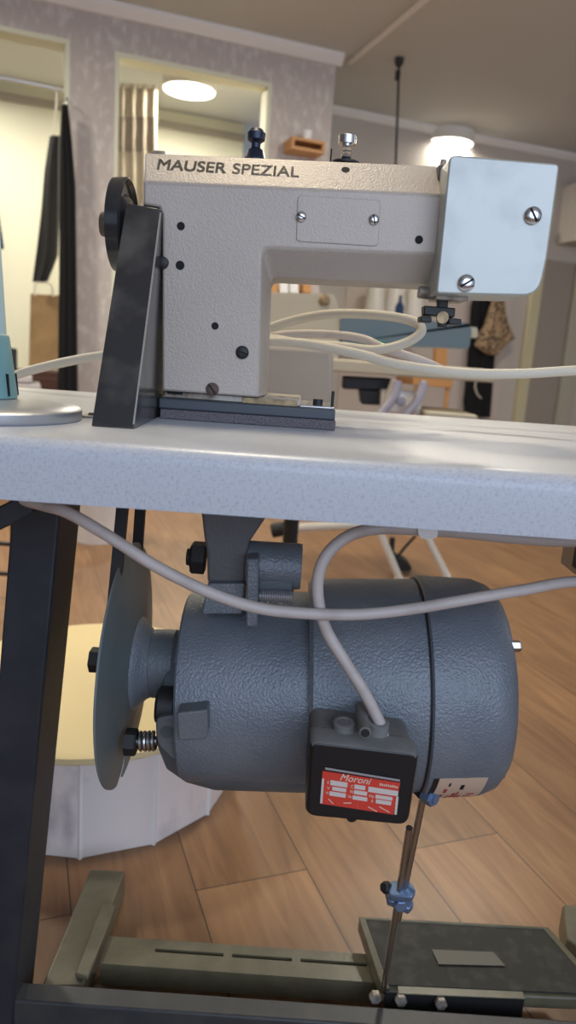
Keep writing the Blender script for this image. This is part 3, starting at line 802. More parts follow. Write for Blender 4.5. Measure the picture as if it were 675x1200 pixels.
    # needle bar, presser bar and foot under the head
    bm = NB(); slab(bm, [(513, 340), (526, 341), (524, 384), (514, 383)], .705, .010); slab(bm, rpoly([(497, 358), (534, 361), (533, 372), (497, 369)], 2), .702, .016); slab(bm, [(493, 370), (506, 371), (506, 378), (493, 377)], .70, .02); slab(bm, [(526, 372), (541, 374), (541, 381), (526, 380)], .70, .02)
    pf = obj('presser_assembly', bm, M_blackmat, t, bevel=.0012)
    bm = NB(); cyl(bm, PY(519, 372, .699), PY(519, 372, .699) + Vector((0, .004, 0)), .0055, 16); obj('clamp_nut', bm, M_brass, pf)
    bm = NB(); a = PY(490, 342, .715); b = PY(510, 345, .715); cyl(bm, a, b, .0058, ch=.001); obj('presser_lever_pin', bm, M_worn, t)
    bm = NB(); box(bm, (PY(508, 345, .71).x, .695, PY(508, 352, .71).z), (PY(545, 345, .71).x, .735, PY(508, 338, .71).z)); obj('head_underside', bm, M_worn, t, bevel=.001)
    # tension posts on the top
    def top(x): return PY(x, 180 + (x - 169) * 15 / 354, Ym + .03)
    q = top(299); q.z = R1[0].z + (q.x - R1[0].x) / (R1[1].x - R1[0].x) * (R1[1].z - R1[0].z) - .001
    bm = NB(); k = .00085
    lathe(bm, [(0, .0125), (.006, .0125), (.008, .010), (.014, .0085), (.017, .0045), (.021, .0045), (.024, .0085), (.030, .0088), (.0335, .006)], q, (0, 0, 1), 24)
    obj('tension_knob', bm, mat('dark_blue_metal', (.018, .026, .05), .35, .4), t)
    q = top(405); q.z = R1[0].z + (q.x - R1[0].x) / (R1[1].x - R1[0].x) * (R1[1].z - R1[0].z) - .001
    bm = NB(); lathe(bm, [(0, .008), (.001, .0145), (.003, .0145), (.0035, .009), (.0055, .009), (.006, .0135), (.008, .0135), (.0095, .007)], q, (0, 0, 1), 28)
    td = obj('tension_discs', bm, M_blackmat, t)
    bm = NB(); lathe(bm, [(.009, .0035), (.012, .0055), (.014, .0045), (.016, .0055), (.018, .0045), (.020, .0055), (.022, .0042), (.024, .0085), (.031, .0085), (.033, .006)], q, (0, 0, 1), 20)
    obj('tension_nut', bm, M_chrome, td)
    bm = NB(); p = q + Vector((-.0145, 0, 0)); cyl(bm, p, p + Vector((0, 0, .019)), .0008, 8); obj('check_pin', bm, M_blackmat, t)
    bm = NB(); q = top(186); cyl(bm, q + Vector((-.006, 0, .001)), q + Vector((.006, 0, .001)), .0025, 12, ch=.0006); obj('oil_cap', bm, M_worn, t)
    bm = NB(); q = top(519); cyl(bm, q + Vector((0, 0, -.002)), q + Vector((0, 0, .006)), .003, 12, ch=.0006); obj('top_screw', bm, M_worn, t)
    # shaft bearing and handwheel
    hw = PY(140, 262, .73)
    c = Vector((0, .735, hw.z - .001))
    bm = NB(); lathe(bm, [(0, .0215), (.002, .0235), (.013, .0235), (.015, .022)], (-.1435, c.y, c.z + .007), (1, 0, 0), 28); obj('shaft_housing', bm, M_body, t, bevel=.001)
    x0 = hw.x
    bm = NB(); lathe(bm, [(-.010, .006), (-.010, .012), (-.008, .016), (-.007, .034), (-.010, .037), (-.009, .042), (.003, .0432), (.005, .041), (.001, .038), (.001, .028), (.006, .024), (.008, .018)], (x0 + .004, c.y, c.z), (1, 0, 0), 56)
    wh = obj('handwheel', bm, M_black, t)
    bm = NB(); lathe(bm, [(0, .016), (.0, .012), (.024, .012), (.024, .0235), (.027, .0235), (.031, .020), (.035, .0235), (.037, .0235), (.0375, .012)], (x0 - .002, c.y, c.z), (1, 0, 0), 32); obj('belt_pulley', bm, M_body, t)
    bm = NB(); lathe(bm, [(0, .0105), (.003, .0115), (.012, .0115)], (x0 - .0185, c.y, c.z), (1, 0, 0), 24); obj('hub_nut', bm, mat('bronzed', (.12, .09, .07), .5, .5), wh)
    return c, x0
HWC, HWX = machine()

# belt guard: a folded steel channel leaning against the machine
def belt_guard():
    A = PZ(107, 499, .7504); B = PZ(155, 503, .7504); B.y = A.y
    Cc = PY(189, 245, .694); D = PY(148, 238, .694)
    t = thing('belt_guard', (A + B) / 2, 'tall black steel belt guard leaning against the left end of the machine', 'belt guard')
    ym = .694; th = .0015
    bm = NB(); loft(bm, [[A, B, Cc, D], [p + Vector((0, th, 0)) for p in (A, B, Cc, D)]]); obj('front_plate', bm, M_guard, t, bevel=.0006)
    Bb = Vector((B.x, ym + .045, B.z)); Cb = Vector((Cc.x, ym + .030, Cc.z))
    bm = NB(); off = Vector((-th, 0, 0)); e = Vector((0, th, 0))
    loft(bm, [[B + e, Bb, Cb, Cc + e], [p + off for p in (B + e, Bb, Cb, Cc + e)]]); obj('side_plate', bm, M_guard, t, bevel=.0004)
    Ab = Vector((A.x, ym + .05, A.z)); Db = Vector((D.x, ym + .012, D.z))
    bm = NB(); loft(bm, [[A + e, Ab, Db, D + e], [p - off for p in (A + e, Ab, Db, D + e)]]); obj('side_plate', bm, M_guard, t, bevel=.0004)
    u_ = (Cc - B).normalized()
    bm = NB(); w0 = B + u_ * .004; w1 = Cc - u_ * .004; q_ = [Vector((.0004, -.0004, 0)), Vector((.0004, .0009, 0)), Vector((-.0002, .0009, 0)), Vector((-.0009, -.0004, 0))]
    loft(bm, [[w0 + k for k in q_], [w1 + k for k in q_]]); obj('edge_highlight', bm, mat('highlight_pale', (.55, .52, .48), .35, .8), t, label='pale strip standing in for the highlight along the guard edge')  # light strip put in for the bright highlight on the folded edge
    # foot tab with a screw at the left
    bm = NB(); p = PZ(100, 492, .7504); box(bm, (p.x - .012, .66, .7503), (A.x - .0001, .685, .7518)); tb = obj('foot_tab', bm, M_worn, t)
    screw('tab_screw', (p.x - .003, .672, .7518), (0, 0, 1), .004, .002, M_blackmat, t)
belt_guard()

# ============================================================ THE MOTOR
MA = Vector((0, .72, .4785))          # axis point at x = 0
def motor():
    t = thing('clutch_motor', (.05, .72, .36), 'blue-grey hammered-paint clutch motor hanging under the table', 'motor')
    def ax(x): return Vector((x, MA.y, MA.z + x * .055))
    axis = (ax(1) - ax(0)).normalized()
    def L(name, prof, m, parent=t, n=72, bevel=0, label=None, off=(0, 0, 0)):
        bm = NB(); lathe(bm, prof, ax(0) + Vector(off), axis, n); return obj(name, bm, m, parent, bevel=bevel, smooth=30, label=label)
    xL, xS, xR = -.094, .146, .234
    L('clutch_housing', [(xL, .05), (xL, .0955), (xL + .002, .0975), (xL + .02, .099), (.035, .1005), (.042, .1005)], M_motor, off=(0, 0, -.0065))
    L('stator_housing', [(.033, .105), (.037, .1085), (xS - .002, .1105), (xS, .1105)], M_motor)
    L('lower_casing', [(-.120, .03), (-.119, .050), (-.110, .067), (-.090, .079), (-.06, .086), (.034, .087)], M_motor2, off=(0, .004, -.033))
    L('end_bell', [(xS, .112), (xS + .002, .1145), (xR - .028, .1115), (xR - .014, .106), (xR - .005, .096), (xR, .080), (xR + .001, .02)], M_motor)
    L('seam_band', [(xS - .0015, .1118), (xS, .1124), (xS + .001, .1118)], M_blackmat)
    # end bell bolts
    for a in (48, -42, 140, 220):
        r = math.radians(a); p = ax(xR - .014) + Vector((0, -.093 * math.cos(r), .093 * math.sin(r)))
        hexbolt('bolt', p, axis, .0055, .012, M_chrome, t)
    # shaft boss
    L('shaft_boss', [(-.134, .033), (-.131, .036), (-.108, .036), (-.104, .033), (xL, .033)], M_motor2, off=(0, 0, .0165))
    # lower left lugs
    bm = NB(); lathe(bm, [(0, .016), (.003, .019), (.018, .019), (.021, .016)], PY(184, 826, .66), (1, 0, 0), 28); obj('adjuster_lug', bm, M_blackmat, t)
    bm = NB(); prism(bm, [PY(x, y, .635) for x, y in rpoly([(182, 842), (205, 838), (214, 850), (217, 900), (200, 888), (184, 872)], 7)], (0, .03, 0)); obj('lever_cheek', bm, M_bracket, t, bevel=.002)
    bm = NB(); cyl(bm, PY(196, 858, .632), PY(196, 858, .64), .0055); obj('pivot_pin', bm, M_blackmat, t)
    bm = NB(); prism(bm, [PY(x, y, .606) for x, y in rpoly([(207, 836), (243, 832), (244, 860), (241, 867), (209, 868)], 3)], (0, .035, 0)); obj('casting_lug', bm, M_motor2, t, bevel=.002)
    # adjusting screw with its spring
    a, b = PY(148, 869, .66), PY(184, 868, .66)
    bm = NB(); cyl(bm, a, b, .0045); sc = obj('adjusting_screw', bm, M_steel, t)
    hexbolt('nut', a - Vector((.001, 0, 0)), (1, 0, 0), .0135, .012, M_blackmat, sc)
    bm = NB(); pts = []
    for i in range(49):
        an = i / 48 * 2 * PI * 4; pts.append(a + (b - a) * (.42 + .55 * i / 48) + Vector((0, .0085 * math.cos(an), .0085 * math.sin(an))))
    tube(bm, pts, .0019, 8, 1); obj('spring', bm, M_steel, sc)
    # dished guard with an open sector at the bottom
    dx = -.159; n = 96; cz = MA.z + .0085; R = .128
    prof = [(.012, .028), (.009, .05), (.007, .062), (.004, .085), (.001, .114), (-.002, R)]
    bm = NB(); rings = []
    a0, a1 = math.radians(-97 + 360), math.radians(-91)
    for th_ in (0, .0022):
        for (px_, r) in (prof if th_ == 0 else prof[::-1]):
            gp = max(.3, (r - .055) / (R - .055) * 6); a1 = math.radians(-77 + gp); a0 = math.radians(283 - gp)
            rings.append([Vector((dx + px_ + th_, .72 + r * -math.cos(a1 + (a0 - a1) * i / n), cz + r * math.sin(a1 + (a0 - a1) * i / n))) for i in range(n + 1)])
    VV = [[bm.verts.new(p) for p in r] for r in rings]
    m_ = len(VV)
    for j in range(m_):
        k = (j + 1) % m_
        for i in range(n): bm.faces.new((VV[j][i], VV[j][i + 1], VV[k][i + 1], VV[k][i]))
    bm.faces.new([VV[j][0] for j in range(m_)]); bm.faces.new([VV[j][n] for j in range(m_)][::-1])
    d = obj('dished_guard', bm, M_disc, t, smooth=50)
    bm = NB(); lathe(bm, [(.007, .050), (.012, .049), (.018, .042), (.024, .0365), (.030, .034)], (dx, .72, cz), (1, 0, 0), 48); obj('hub_cone', bm, M_motor, d)
    hexbolt('shaft_nut', (dx - .040, .72, cz), (1, 0, 0), .0135, .016, M_blackmat, t)
    # pulley behind the dish
    bm = NB(); lathe(bm, [(-.017, .020), (-.017, .057), (-.015, .0585), (-.009, .0515), (-.003, .0585), (-.001, .057)], (dx + .0, .72, cz), (1, 0, 0), 40); obj('pulley', bm, M_alu, t)
    # hanger bracket -----------------------------------------------------
    Yk = .665
    bm = NB(); s = [(229, 596), (338, 601), (292, 636), (289, 650), (287, 683), (243, 683), (242, 648), (239, 630)]
    P = [PY(x, y, Yk) for x, y in s]; P[0].z = P[1].z = .7048
    prism(bm, P, (0, .045, 0)); obj('hanger_bracket', bm, M_bracket, t, bevel=.003, seg=3)
    bm = NB(); box(bm, (P[0].x - .004, Yk - .02, .7005), (P[1].x + .004, Yk + .09, .7049)); obj('mounting_flange', bm, M_bracket, t, bevel=.001)
    q = PY(243, 654, Yk + .02)
    hexbolt('pivot_bolt', q + Vector((-.002, 0, 0)), (-1, 0, 0), .0165, .014, M_blackmat, t, shank=.004)
    bm = NB(); a = PY(289, 660, Yk + .015); b = PY(353, 664, Yk + .015); lathe(bm, [(0, .0205), (.002, .0225), (.0515, .0225), (.0535, .0215)], a, b - a, 40); obj('pivot_barrel', bm, M_motor, t)
    bm = NB(); prism(bm, [PY(x, y, .642) for x, y in rpoly([(289, 655), (303, 655), (302, 735), (288, 735)], 3)], (0, .05, 0)); obj('barrel_rib', bm, M_motor, t, bevel=.002)
    bm = NB(); prism(bm, [PY(x, y, .66) for x, y in rpoly([(303, 672), (343, 674), (341, 700), (303, 698)], 2)], (0, .03, 0)); obj('barrel_web', bm, M_motor2, t, bevel=.002)
    bm = NB(); a = PY(304, 698, .652); b = PY(345, 700, .652); lathe(bm, [(0, .005)] + [(.002 + i * .0011, .0052 + (.0006 if i % 2 else 0)) for i in range(28)], a, b - a, 20); obj('threaded_stud', bm, M_alu, t)
    bm = NB(); prism(bm, [PY(x, y, .66) for x, y in rpoly([(243, 684), (287, 684), (284, 720), (236, 720)], 3)], (0, .05, 0)); obj('neck', bm, M_motor, t, bevel=.004)
    # sloping shoulder casting behind the barrel
    # terminal box --------------------------------------------------------
    Yt = .552
    fr = [(363, 868), (492, 883), (479, 969), (357, 957)]
    rr = rpoly(fr, 11, 6); F0 = [PY(x, y, Yt) for x, y in rr]
    cen = sum(F0, Vector()) / len(F0)
    def ins(P, k): return [cen + (p - cen) * k for p in P]
    def dusty(o, m):
        o.data.materials.append(m)                    # settled dust: the faces that look up
        for f_ in o.data.polygons:
            if f_.normal.z > .35: f_.material_index = 1
    bm = NB(); loft(bm, [ins([p for p in F0], .955), [p + Vector((0, .0045, 0)) for p in F0], [p + Vector((0, .026, 0)) for p in F0]])
    cov = obj('terminal_box_cover', bm, M_boxblack, t, bevel=.0014, seg=3, smooth=30)
    dusty(cov, M_boxdust)
    rb = rpoly(fr, 16, 7); G0 = [PY(x, y, Yt) for x, y in rb]
    bm = NB(); loft(bm, [[cen + (p - cen) * .975 + Vector((0, d_, 0)) for p in G0] for d_ in (.0268, .085)])
    bs = obj('terminal_box_base', bm, M_boxblack, t, bevel=.0012, seg=3); dusty(bs, M_boxdust)
    for x in (405, 447):
        p = PY(x, 868, Yt); bm = NB(); c0 = Vector((p.x, Yt + .026, p.z + .0015)); lathe(bm, [(-.010, .0095), (.0015, .0095), (.0022, .0085), (.0022, .0062), (-.001, .0058)], c0, (0, -.1, 1), 28); gl = obj('cable_gland', bm, M_boxdust, t)
    bm = NB(); p = PY(405, 868, Yt); cyl(bm, (p.x, Yt + .026, p.z), (p.x, Yt + .026, p.z + .003), .006, 20); obj('gland_plug', bm, M_boxdust, t)
    p = PY(428, 864, Yt); bm = NB(); c0 = Vector((p.x, Yt + .003, p.z + .0022)); cyl(bm, c0, c0 + Vector((0, .048, 0)), .0052, 18, ch=.0008); sp_ = obj('cover_screw_post', bm, M_boxdust, t)
    bm = NB(); cyl(bm, c0 + Vector((0, -.0006, 0)), c0 + Vector((0, .002, 0)), .0038, 16); obj('screw_head', bm, M_blackmat, sp_)
    p = PY(414, 965, Yt); bm = NB(); cyl(bm, (p.x, Yt + .012, p.z - .0035), (p.x, Yt + .026, p.z - .0035), .0048, 12, ch=.001); obj('lower_tab', bm, M_boxblack, t)
    # rating plate
    lb = [(378, 903), (469, 917), (461, 954), (375, 941)]
    LB = [PY(x, y, Yt - .0001) for x, y in lb]; nrm = Vector((0, -1, 0))
    bm = NB(); prism(bm, LB, nrm * .0008); lbl = obj('rating_plate', bm, M_red, cov, label='red maker label with white writing')
    xd = (LB[1] - LB[0]); yd = (LB[3] - LB[0])
    def onl(s_, t_, d_=.0009): return LB[0] + xd * s_ + yd * t_ + nrm * d_
    def cell(s0, t0, s1, t1, m=M_labelwhite, name='printed_field'):
        bm = NB(); prism(bm, [onl(s0, t0), onl(s1, t0), onl(s1, t1), onl(s0, t1)], nrm * .0002); return obj(name, bm, m, lbl)
    for s0, t0, s1, t1 in ((.11, .23, .33, .38), (.42, .25, .56, .38), (.60, .25, .985, .41), (.14, .42, .32, .53), (.42, .42, .59, .54), (.70, .46, .92, .57), (.11, .57, .32, .70), (.41, .59, .60, .71), (.71, .60, .91, .72)):
        cell(s0, t0, s1, t1)
    cell(0, .22, .028, .98, name='printed_edge'); cell(.965, .42, .995, .98, name='printed_edge')
    bm = NB(); p0, p1 = onl(.03, -.17), onl(1.0, -.10); prism(bm, [onl(.03, -.13), onl(.99, -.11), onl(.99, -.05), onl(.03, -.07)], nrm * .0004)
    obj('plate_rim', bm, mat('rim_grey', (.45, .43, .45), .3, .5), cov)
    xu, yu = xd.normalized(), -yd.normalized()
    W_, H_ = xd.length, yd.length
    M_lt = mat('plate_ink', (.70, .60, .48), .5)
    def lt(s, x, y, ww, hh, shear=0): text('lettering', s, onl(x, y), xu, yu, ww * W_, hh * H_, M_lt, lbl, shear, .0002)
    lt('Moroni', .23, .19, .40, .20, .35)
    for s_, x, y, ww, hh in (('I', .075, .36, .01, .1), ('C', .375, .38, .03, .1), ('V', .07, .53, .04, .09), ('N', .375, .53, .03, .09), ('W', .06, .68, .04, .09), ('Nr', .35, .69, .05, .09), ('A', .65, .72, .03, .1), ('Hz', .62, .57, .06, .09)): lt(s_, x, y, ww, hh)
    for k in range(9): cell(.74 + k * .027, .09 + .01 * (k % 3), .755 + k * .027, .17, M_lt, 'printed_mark')
    for (a_, b_, c_, d_) in ((.10, .80, .17, .93), (.30, .86, .40, .82), (.48, .78, .49, .98), (.62, .86, .74, .96), (.76, .80, .90, .93)):
        bm = NB(); e = .012; prism(bm, [onl(a_, b_), onl(c_, d_), onl(c_, d_ + e * 2), onl(a_, b_ + e * 2)], nrm * .0002); obj('printed_mark', bm, M_lt, lbl)
    # cream sticker on the end bell, wrapped round it
    def onbell(x, a, dr=.0004):
        r = .1145 - (x - xS - .002) * .0517 + dr; rad = math.radians(a)
        return ax(x) + Vector((0, -r * math.cos(rad), r * math.sin(rad)))
    def patch(x0, x1, a0, a1, m, name, dr=.0004, th_=.0005, nn=12):
        bm = NB(); G = [[], []]
        for k, d_ in enumerate((dr, dr + th_)):
            for i in range(nn + 1):
                a = a0 + (a1 - a0) * i / nn; G[k].append([bm.verts.new(onbell(x0 + (x1 - x0) * j / 6, a, d_)) for j in range(7)])
        for k in (0, 1):
            for i in range(nn):
                for j in range(6): bm.faces.new((G[k][i][j], G[k][i][j + 1], G[k][i + 1][j + 1], G[k][i + 1][j]))
        for i in range(nn):
            for j in (0, 6): bm.faces.new((G[0][i][j], G[0][i + 1][j], G[1][i + 1][j], G[1][i][j]))
        for j in range(6):
            for i in (0, nn): bm.faces.new((G[0][i][j], G[0][i][j + 1], G[1][i][j + 1], G[1][i][j]))
        return obj(name, bm, m, st_ if name == 'printed_mark' else t)
    st_ = patch(.160, .206, -25, -68, M_sticker, 'warning_sticker')
    patch(.155, .160, -25, -68, M_blackmat, 'label_edge')
    rd = mat('sticker_red', (.40, .06, .06), .5)
    for x0_, x1_, a0_, a1_, mm in ((.183, .1865, -31, -36, M_blackmat), (.171, .1728, -29, -32, M_blackmat), (.1685, .1715, -35, -40, rd), (.168, .170, -43, -49, rd), (.179, .182, -41, -52, rd), (.183, .1845, -39, -51, rd), (.176, .1775, -46, -55, rd), (.186, .188, -45, -54, rd), (.193, .200, -42, -44, rd), (.192, .199, -47, -50, rd)):
        patch(x0_, x1_, a0_, a1_, mm, 'printed_mark', .0009, .0003, 3)
    # clutch lever hidden behind the box, ending in the blue bolt
    p = PY(497, 929, .645)
    bm = NB(); tube(bm, [(p.x - .05, .70, p.z + .035), (p.x - .02, .67, p.z + .01), p], .006, smooth=False, rect=(.004, .007)); lv = obj('clutch_lever', bm, M_blackmat, t)
    hexbolt('lever_bolt', p + Vector((.001, -.002, 0)), (.6, -.8, .1), .0085, .012, M_zinc, lv, shank=.002)
    return p
LEV = motor()

# belt running from the pulley over the handwheel
def belt():
    x = -.168; cz = MA.z + .0085; r0, r1 = .0560, .0240
    c0 = Vector((x, .72, cz)); c1 = Vector((-.147, HWC.y, HWC.z))
    pts = []
    for i in range(13): a = PI + PI * i / 12; pts.append(c0 + Vector((0, r0 * math.cos(a), r0 * math.sin(a))))
    for i in range(1, 12):
        t = i / 12; pts.append((c0 + Vector((0, r0, 0))).lerp(c1 + Vector((0, r1, 0)), t))
    for i in range(13): a = PI * i / 12; pts.append(c1 + Vector((0, r1 * math.cos(a), r1 * math.sin(a))))
    for i in range(1, 12):
        t = i / 12; pts.append((c1 - Vector((0, r1, 0))).lerp(c0 - Vector((0, r0, 0)), t))
    bm = NB(); rings = []
    n = len(pts)
    for i, p in enumerate(pts):
        T = (pts[(i + 1) % n] - pts[i - 1]).normalized(); X = Vector((1, 0, 0)); N_ = T.cross(X).normalized()
        rings.append([bm.verts.new(p + X * a * .0055 + N_ * b * .0035) for a, b in ((-1, -1), (1, -1), (1, 1), (-1, 1))])
    for i in range(n):
        A, B = rings[i], rings[(i + 1) % n]
        for j in range(4): bm.faces.new((A[j], A[(j + 1) % 4], B[(j + 1) % 4], B[j]))
    o = obj('drive_belt', bm, M_blackmat); tag(o, 'black rubber drive belt running up from the motor through the table', 'belt')
belt()

# treadle rod
def rod():
    pb = PZ(449, 1163, .055)
    a = LEV; b = pb
    t = thing('treadle_rod', b, 'thin steel pull rod joining the motor lever to the floor pedal', 'rod')
    s = (a - b).normalized()
    ov = a.lerp(b, .10); m0 = a.lerp(b, .56)
    bm = NB(); cyl(bm, a + s * .002, m0 + (b - a) * .02, .0036, 14); obj('upper_rod', bm, M_steel, t)
    sh = Vector((-.0085, -.003, 0))
    bm = NB(); cyl(bm, a.lerp(b, .14) + sh, b + Vector((0, 0, .002)), .0036, 14); obj('lower_rod', bm, M_steel, t)
    c = a.lerp(b, .47) + sh * .5
    for dz, an, dx_ in ((.008, .5, .004), (-.006, -.35, -.001)):
        bm = NB(); q = c + s * dz; X = Vector((math.cos(an), -.35, math.sin(an) * .5)).normalized(); Z = s; Yv = X.cross(Z).normalized()
        prism(bm, [q + X * .014 + Yv * .009, q + X * .017, q + X * .010 - Yv * .010, q - X * .012 - Yv * .009, q - X * .016, q - X * .010 + Yv * .010], Z * .010); obj('clamp', bm, M_zinc, t, bevel=.0015)
    hexbolt('clamp_bolt', c + Vector((-.012, .004, .010)), (-.8, -.5, .3), .0065, .008, M_blackmat, t)
    hexbolt('clamp_nut', c + Vector((0, -.007, 0)), (.1, -1, -.1), .0075, .006, M_zinc, t)
rod()

# ============================================================ PEDAL FRAME
def pedal_frame():
    t = thing('pedal_frame', (-.1, .85, 0), 'olive-green steel pedal frame lying on the floor', 'pedal frame')
    z = .05
    def q(x, y, zz=z): return PZ(x, y, zz)
    # foot piece, running away from the camera
    P = [q(50, 1152), q(97, 1155), q(147, 1020), q(106, 1018)]
    P[0] = P[0] + (P[0] - P[3]) * .03
    bm = NB(); loft(bm, [P, [Vector((p.x, p.y, .006)) for p in P]]); obj('foot_rail', bm, M_olive, t, bevel=.003, seg=3)
    for p in (P[2] * .6 + P[3] * .4 + Vector((0, -.03, 0)), P[0] * .5 + P[1] * .5 + Vector((0, .02, 0))):
        bm = NB(); cyl(bm, (p.x, p.y, 0), (p.x, p.y, .008), .012); obj('rubber_foot', bm, M_blackmat, t)
    # overlapping flange
    P = [q(88, 1146, z + .001), q(103, 1150, z + .001), q(136, 1066, z + .001), q(119, 1064, z + .001)]
    bm = NB(); prism(bm, P, (0, 0, .007)); obj('flange', bm, M_olive, t, bevel=.0015)
    # cross rail with slots
    A, B, Cc, D = q(122, 1128, .046), q(430, 1152, .046), q(425, 1118, .046), q(134, 1097, .046)
    ya, yb = (A.y + B.y) / 2, (Cc.y + D.y) / 2
    xa, xb = A.x - .005, B.x + .05
    sl = [(PZ(182, 1113, .046).x, PZ(262, 1119, .046).x), (PZ(272, 1120, .046).x, PZ(342, 1125, .046).x), (PZ(352, 1126, .046).x, PZ(430, 1130, .046).x)]
    ym = PZ(220, 1116, .046).y; hs = .0028
    bm = NB(); zt, zb_ = .046, .042
    box(bm, (xa, ya, zb_), (xb, ym - hs, zt)); box(bm, (xa, ym + hs, zb_), (xb, yb, zt))
    px_ = xa
    for s0, s1 in sl + [(xb, xb)]:
        box(bm, (px_, ym - hs, zb_), (s0, ym + hs, zt)); px_ = s1
    box(bm, (xa, ya, .014), (xb, ya + .003, zb_)); box(bm, (xa, yb - .003, .014), (xb, yb, zb_))
    obj('cross_rail', bm, M_olive, t)
    # right foot piece
    P = [PZ(664, 1100, z), PZ(720, 1140, z), PZ(700, 1060, z), PZ(659, 1060, z)]
    bm = NB(); loft(bm, [P, [Vector((p.x, p.y, .006)) for p in P]]); obj('foot_rail', bm, M_olive, t, bevel=.003)
    p = (P[0] + P[3]) / 2 + Vector((.012, 0, 0)); bm = NB(); cyl(bm, (p.x, p.y, 0), (p.x, p.y, .012), .013); obj('rubber_foot', bm, M_blackmat, t)
pedal_frame()

def pedal():
    zf, zn = .075, .062
    A, B = PZ(420, 1077, zf), PZ(642, 1089, zf)      # far edge
    Cn, D = PZ(715, 1172, zn), PZ(447, 1160, zn)     # near edge
    t = thing('foot_pedal', ((A + Cn) / 2 - Vector((0, 0, .05))), 'olive-rimmed foot pedal with a black rubber tread on the floor frame', 'foot pedal')
    dn = Vector((0, 0, -.018))
    bm = NB(); loft(bm, [[A, B, Cn, D], [p + dn for p in (A, B, Cn, D)]]); pan = obj('tray', bm, M_olive, t, bevel=.003, seg=3)
    def bl(s, r, h=0): return (A * (1 - s) + B * s) * (1 - r) + (D * (1 - s) + Cn * s) * r + Vector((0, 0, h))
    # raised rim
    for s0, r0, s1, r1 in ((0, 0, .035, 1), (.965, 0, 1, 1), (.035, 0, .965, .04)):
        bm = NB(); prism(bm, [bl(s0, r0), bl(s1, r0), bl(s1, r1), bl(s0, r1)], (0, 0, .004)); obj('rim', bm, M_olive, t, bevel=.001)
    bm = NB(); prism(bm, [bl(.037, .045, .0002), bl(.963, .045, .0002), bl(.963, .95, .0002), bl(.037, .95, .0002)], (0, 0, .0025)); tr = obj('rubber_tread', bm, M_rubber, t)
    P = [PZ(506, 1113, .071), PZ(578, 1116, .071), PZ(592, 1132, .071), PZ(514, 1130, .071)]
    z_ = [bl(.4, .4, .0028).z] * 4
    P = [PZ(x, y, z_) for x, y, z_ in ((506, 1113, .0722), (578, 1116, .0722), (592, 1132, .0706), (514, 1130, .0706))]
    bm = NB(); prism(bm, P, (0, 0, .0006)); obj('worn_plate', bm, M_rubworn, tr)
    # front hinge strip with bolts
    F = bl(0.0, 1); G = bl(.62, 1)
    bm = NB(); loft(bm, [[F + Vector((.005, 0, .001)), G + Vector((0, 0, .001)), G + Vector((0, -.004, .001)), F + Vector((.005, -.004, .001))], [F + Vector((.005, 0, -.030)), G + Vector((0, 0, -.030)), G + Vector((0, -.004, -.030)), F + Vector((.005, -.004, -.030))]]); obj('hinge_strip', bm, M_blackmat, t, bevel=.0006)
    bm = NB(); loft(bm, [[F + Vector((.02, -.006, h_)), G + Vector((-.0, -.006, h_)), G + Vector((-.0, .006, h_)), F + Vector((.02, .006, h_))] for h_ in (.0025, .001)]); obj('front_lip', bm, M_olive, t, bevel=.0005)
    for x, y in ((440, 1171), (470, 1174), (517, 1178)):
        p = PY(x, y, D.y - .010); hexbolt('bolt', p + Vector((0, .006, 0)), (0, -1, .1), .0075, .008, M_worn, t)
pedal()

# ============================================================ CABLES
def cable(name, pts, r, m, label, k=8):
    bm = NB(); tube(bm, pts, r, 16, k); o = obj(name, bm, m); return tag(o, label, 'cable')
def cpts(l): return [PY(x, y, Y) for x, y, Y in l]
cable('power_cable', cpts([(-30, 560, .64), (20, 583, .60), (50, 592, .585), (80, 601, .575), (130, 630, .57), (180, 662, .57), (240, 692, .57), (300, 712, .575), (360, 719, .58), (420, 720, .585), (480, 714, .59), (540, 704, .59), (610, 692, .60), (690, 681, .62)]) + [Vector((.40, .66, .63)), Vector((.50, .72, .694))], .0050, M_cable,
      'long grey-beige cable sagging across the front of the motor')
lug = PY(450, 868, .552); lug.z += .002
cable('motor_cable', [PY(720, 632, .60), PY(660, 634, .60), PY(600, 630, .60), PY(540, 624, .60), PY(480, 620, .60), PY(438, 620, .60), PY(405, 630, .595), PY(380, 655, .59), PY(372, 690, .59), PY(381, 735, .59), PY(405, 776, .585), PY(424, 806, .58), PY(438, 832, .579), PY(446, 850, .578), PY(449, 862, .578)], .0052, M_cable,
      'grey-beige cable looping down from the table underside into the black terminal box')
# clip under the table
p = PY(502, 626, .60)
bm = NB(); prism(bm, [PY(x, y, .592) for x, y in rpoly([(490, 612), (513, 614), (513, 629), (508, 632), (493, 631), (490, 626)], 3)], (0, .02, 0)); o = obj('cable_clip', bm, M_trim, bevel=.001); tag(o, 'white plastic clip holding the motor cable under the tabletop', 'cable clip')
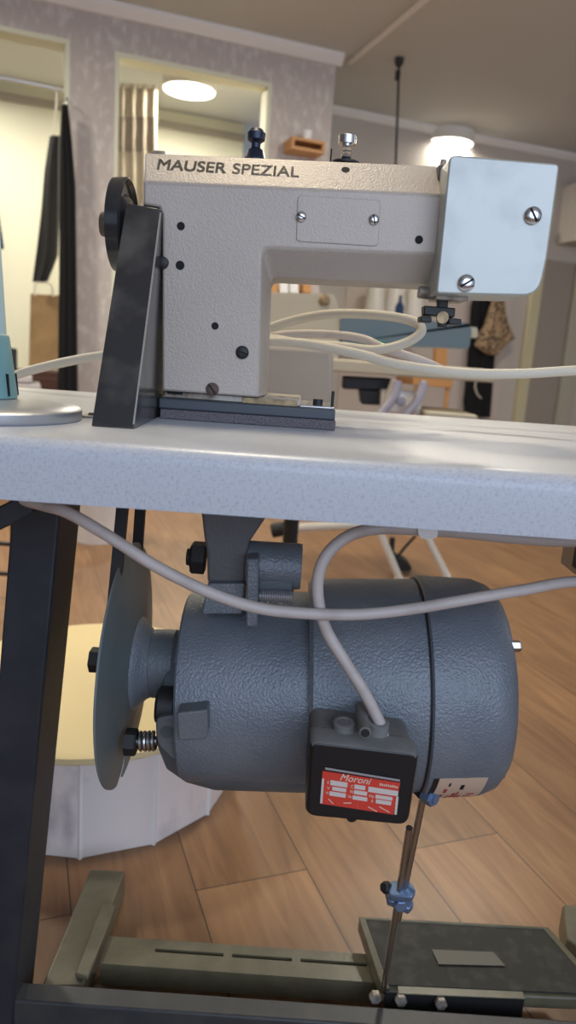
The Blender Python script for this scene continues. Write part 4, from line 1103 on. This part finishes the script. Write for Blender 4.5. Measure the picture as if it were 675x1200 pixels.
# cream cable on top: left piece goes behind the column and loops at the right
loop = cpts([(-60, 470, 1.02), (-20, 458, .98), (15, 441, .95), (60, 428, .93), (118, 417, .92), (200, 408, .92), (260, 403, .92), (313, 397, .92), (350, 402, .92), (400, 406, .91), (440, 410, .90), (475, 402, .90), (494, 388, .90), (482, 376, .91), (440, 369, .92), (390, 368, .93), (350, 374, .94), (313, 385, .945), (270, 396, .95), (262, 401, .94), (290, 402, .92), (313, 400, .905), (360, 403, .895), (420, 415, .885), (470, 428, .88), (540, 437, .88), (610, 438, .88), (690, 434, .88), (760, 440, .9)]) + [Vector((.58, .88, .758)), Vector((.635, .88, .742)), Vector((.66, .88, .60)), Vector((.665, .89, .2)), Vector((.70, .95, .007)), Vector((.9, 1.1, .007))]
cable('lead_cable', loop, .0058, M_cable2, 'cream cable looping behind the machine column and away to the right')
cable('light_cable', cpts([(285, 392, .97), (313, 394, .96), (350, 391, .955), (390, 392, .95), (425, 397, .94), (450, 408, .93), (500, 425, .93), (520, 435, .93)]), .0052, M_cable, 'paler cable lying inside the loop under the machine arm')

# ============================================================ THREAD STAND AT THE LEFT
def thread_stand():
    c = Vector((-.262, .625, .7502))
    R = .080; c = Vector((PY(93, 488, .625).x - R, .622, .7502))
    t = thing('thread_stand', c, 'round silver metal thread stand base at the left end of the table', 'thread stand')
    bm = NB(); lathe(bm, [(0, R - .001), (.002, R), (.0085, R), (.0105, R - .003), (.0125, R - .02), (.0135, .02)], c, (0, 0, 1), 72); obj('base_disc', bm, M_alu, t)
    cc = PY(-22, 473, .645); b = Vector((cc.x, .645, c.z + .0135))
    bm = NB(); cyl(bm, b, b + Vector((0, 0, .19)), .003, 12); obj('spindle', bm, M_steel, t)
    t2 = thing('thread_cone', b, 'blue-green plastic cone with pale thread on the silver stand', 'thread cone')
    hb = .052; r0 = (PY(18, 473, .645) - cc).length
    bm = NB(); lathe(bm, [(0, r0), (.004, r0), (hb, r0 * .80), (hb + .002, r0 * .77), (hb + .002, .005)], b + Vector((0, 0, .0006)), (0, 0, 1), 48); cn = obj('cone_foot', bm, M_teal, t2, label='blue-green plastic cone')
    for a in (-62, -20, 20, -110, -150):
        rd_ = math.radians(a); n_ = Vector((math.cos(rd_), math.sin(rd_), 0)); s = Vector((-n_.y, n_.x, 0)); bm = NB()
        p0 = b + n_ * (r0 - .004) + Vector((0, 0, .003)); p1 = b + n_ * (r0 * .93 - .0035) + Vector((0, 0, .022))
        prism(bm, [p0 - s * .001, p0 + s * .001, p1 + s * .001, p1 - s * .001], n_ * .005); obj('slot', bm, M_hole, cn)
    bm = NB(); lathe(bm, [(hb + .003, r0 * .72), (.16, r0 * .55), (.165, r0 * .5)], b, (0, 0, 1), 40); obj('wound_thread', bm, M_palethread, t2, label='pale blue-green thread')
thread_stand()
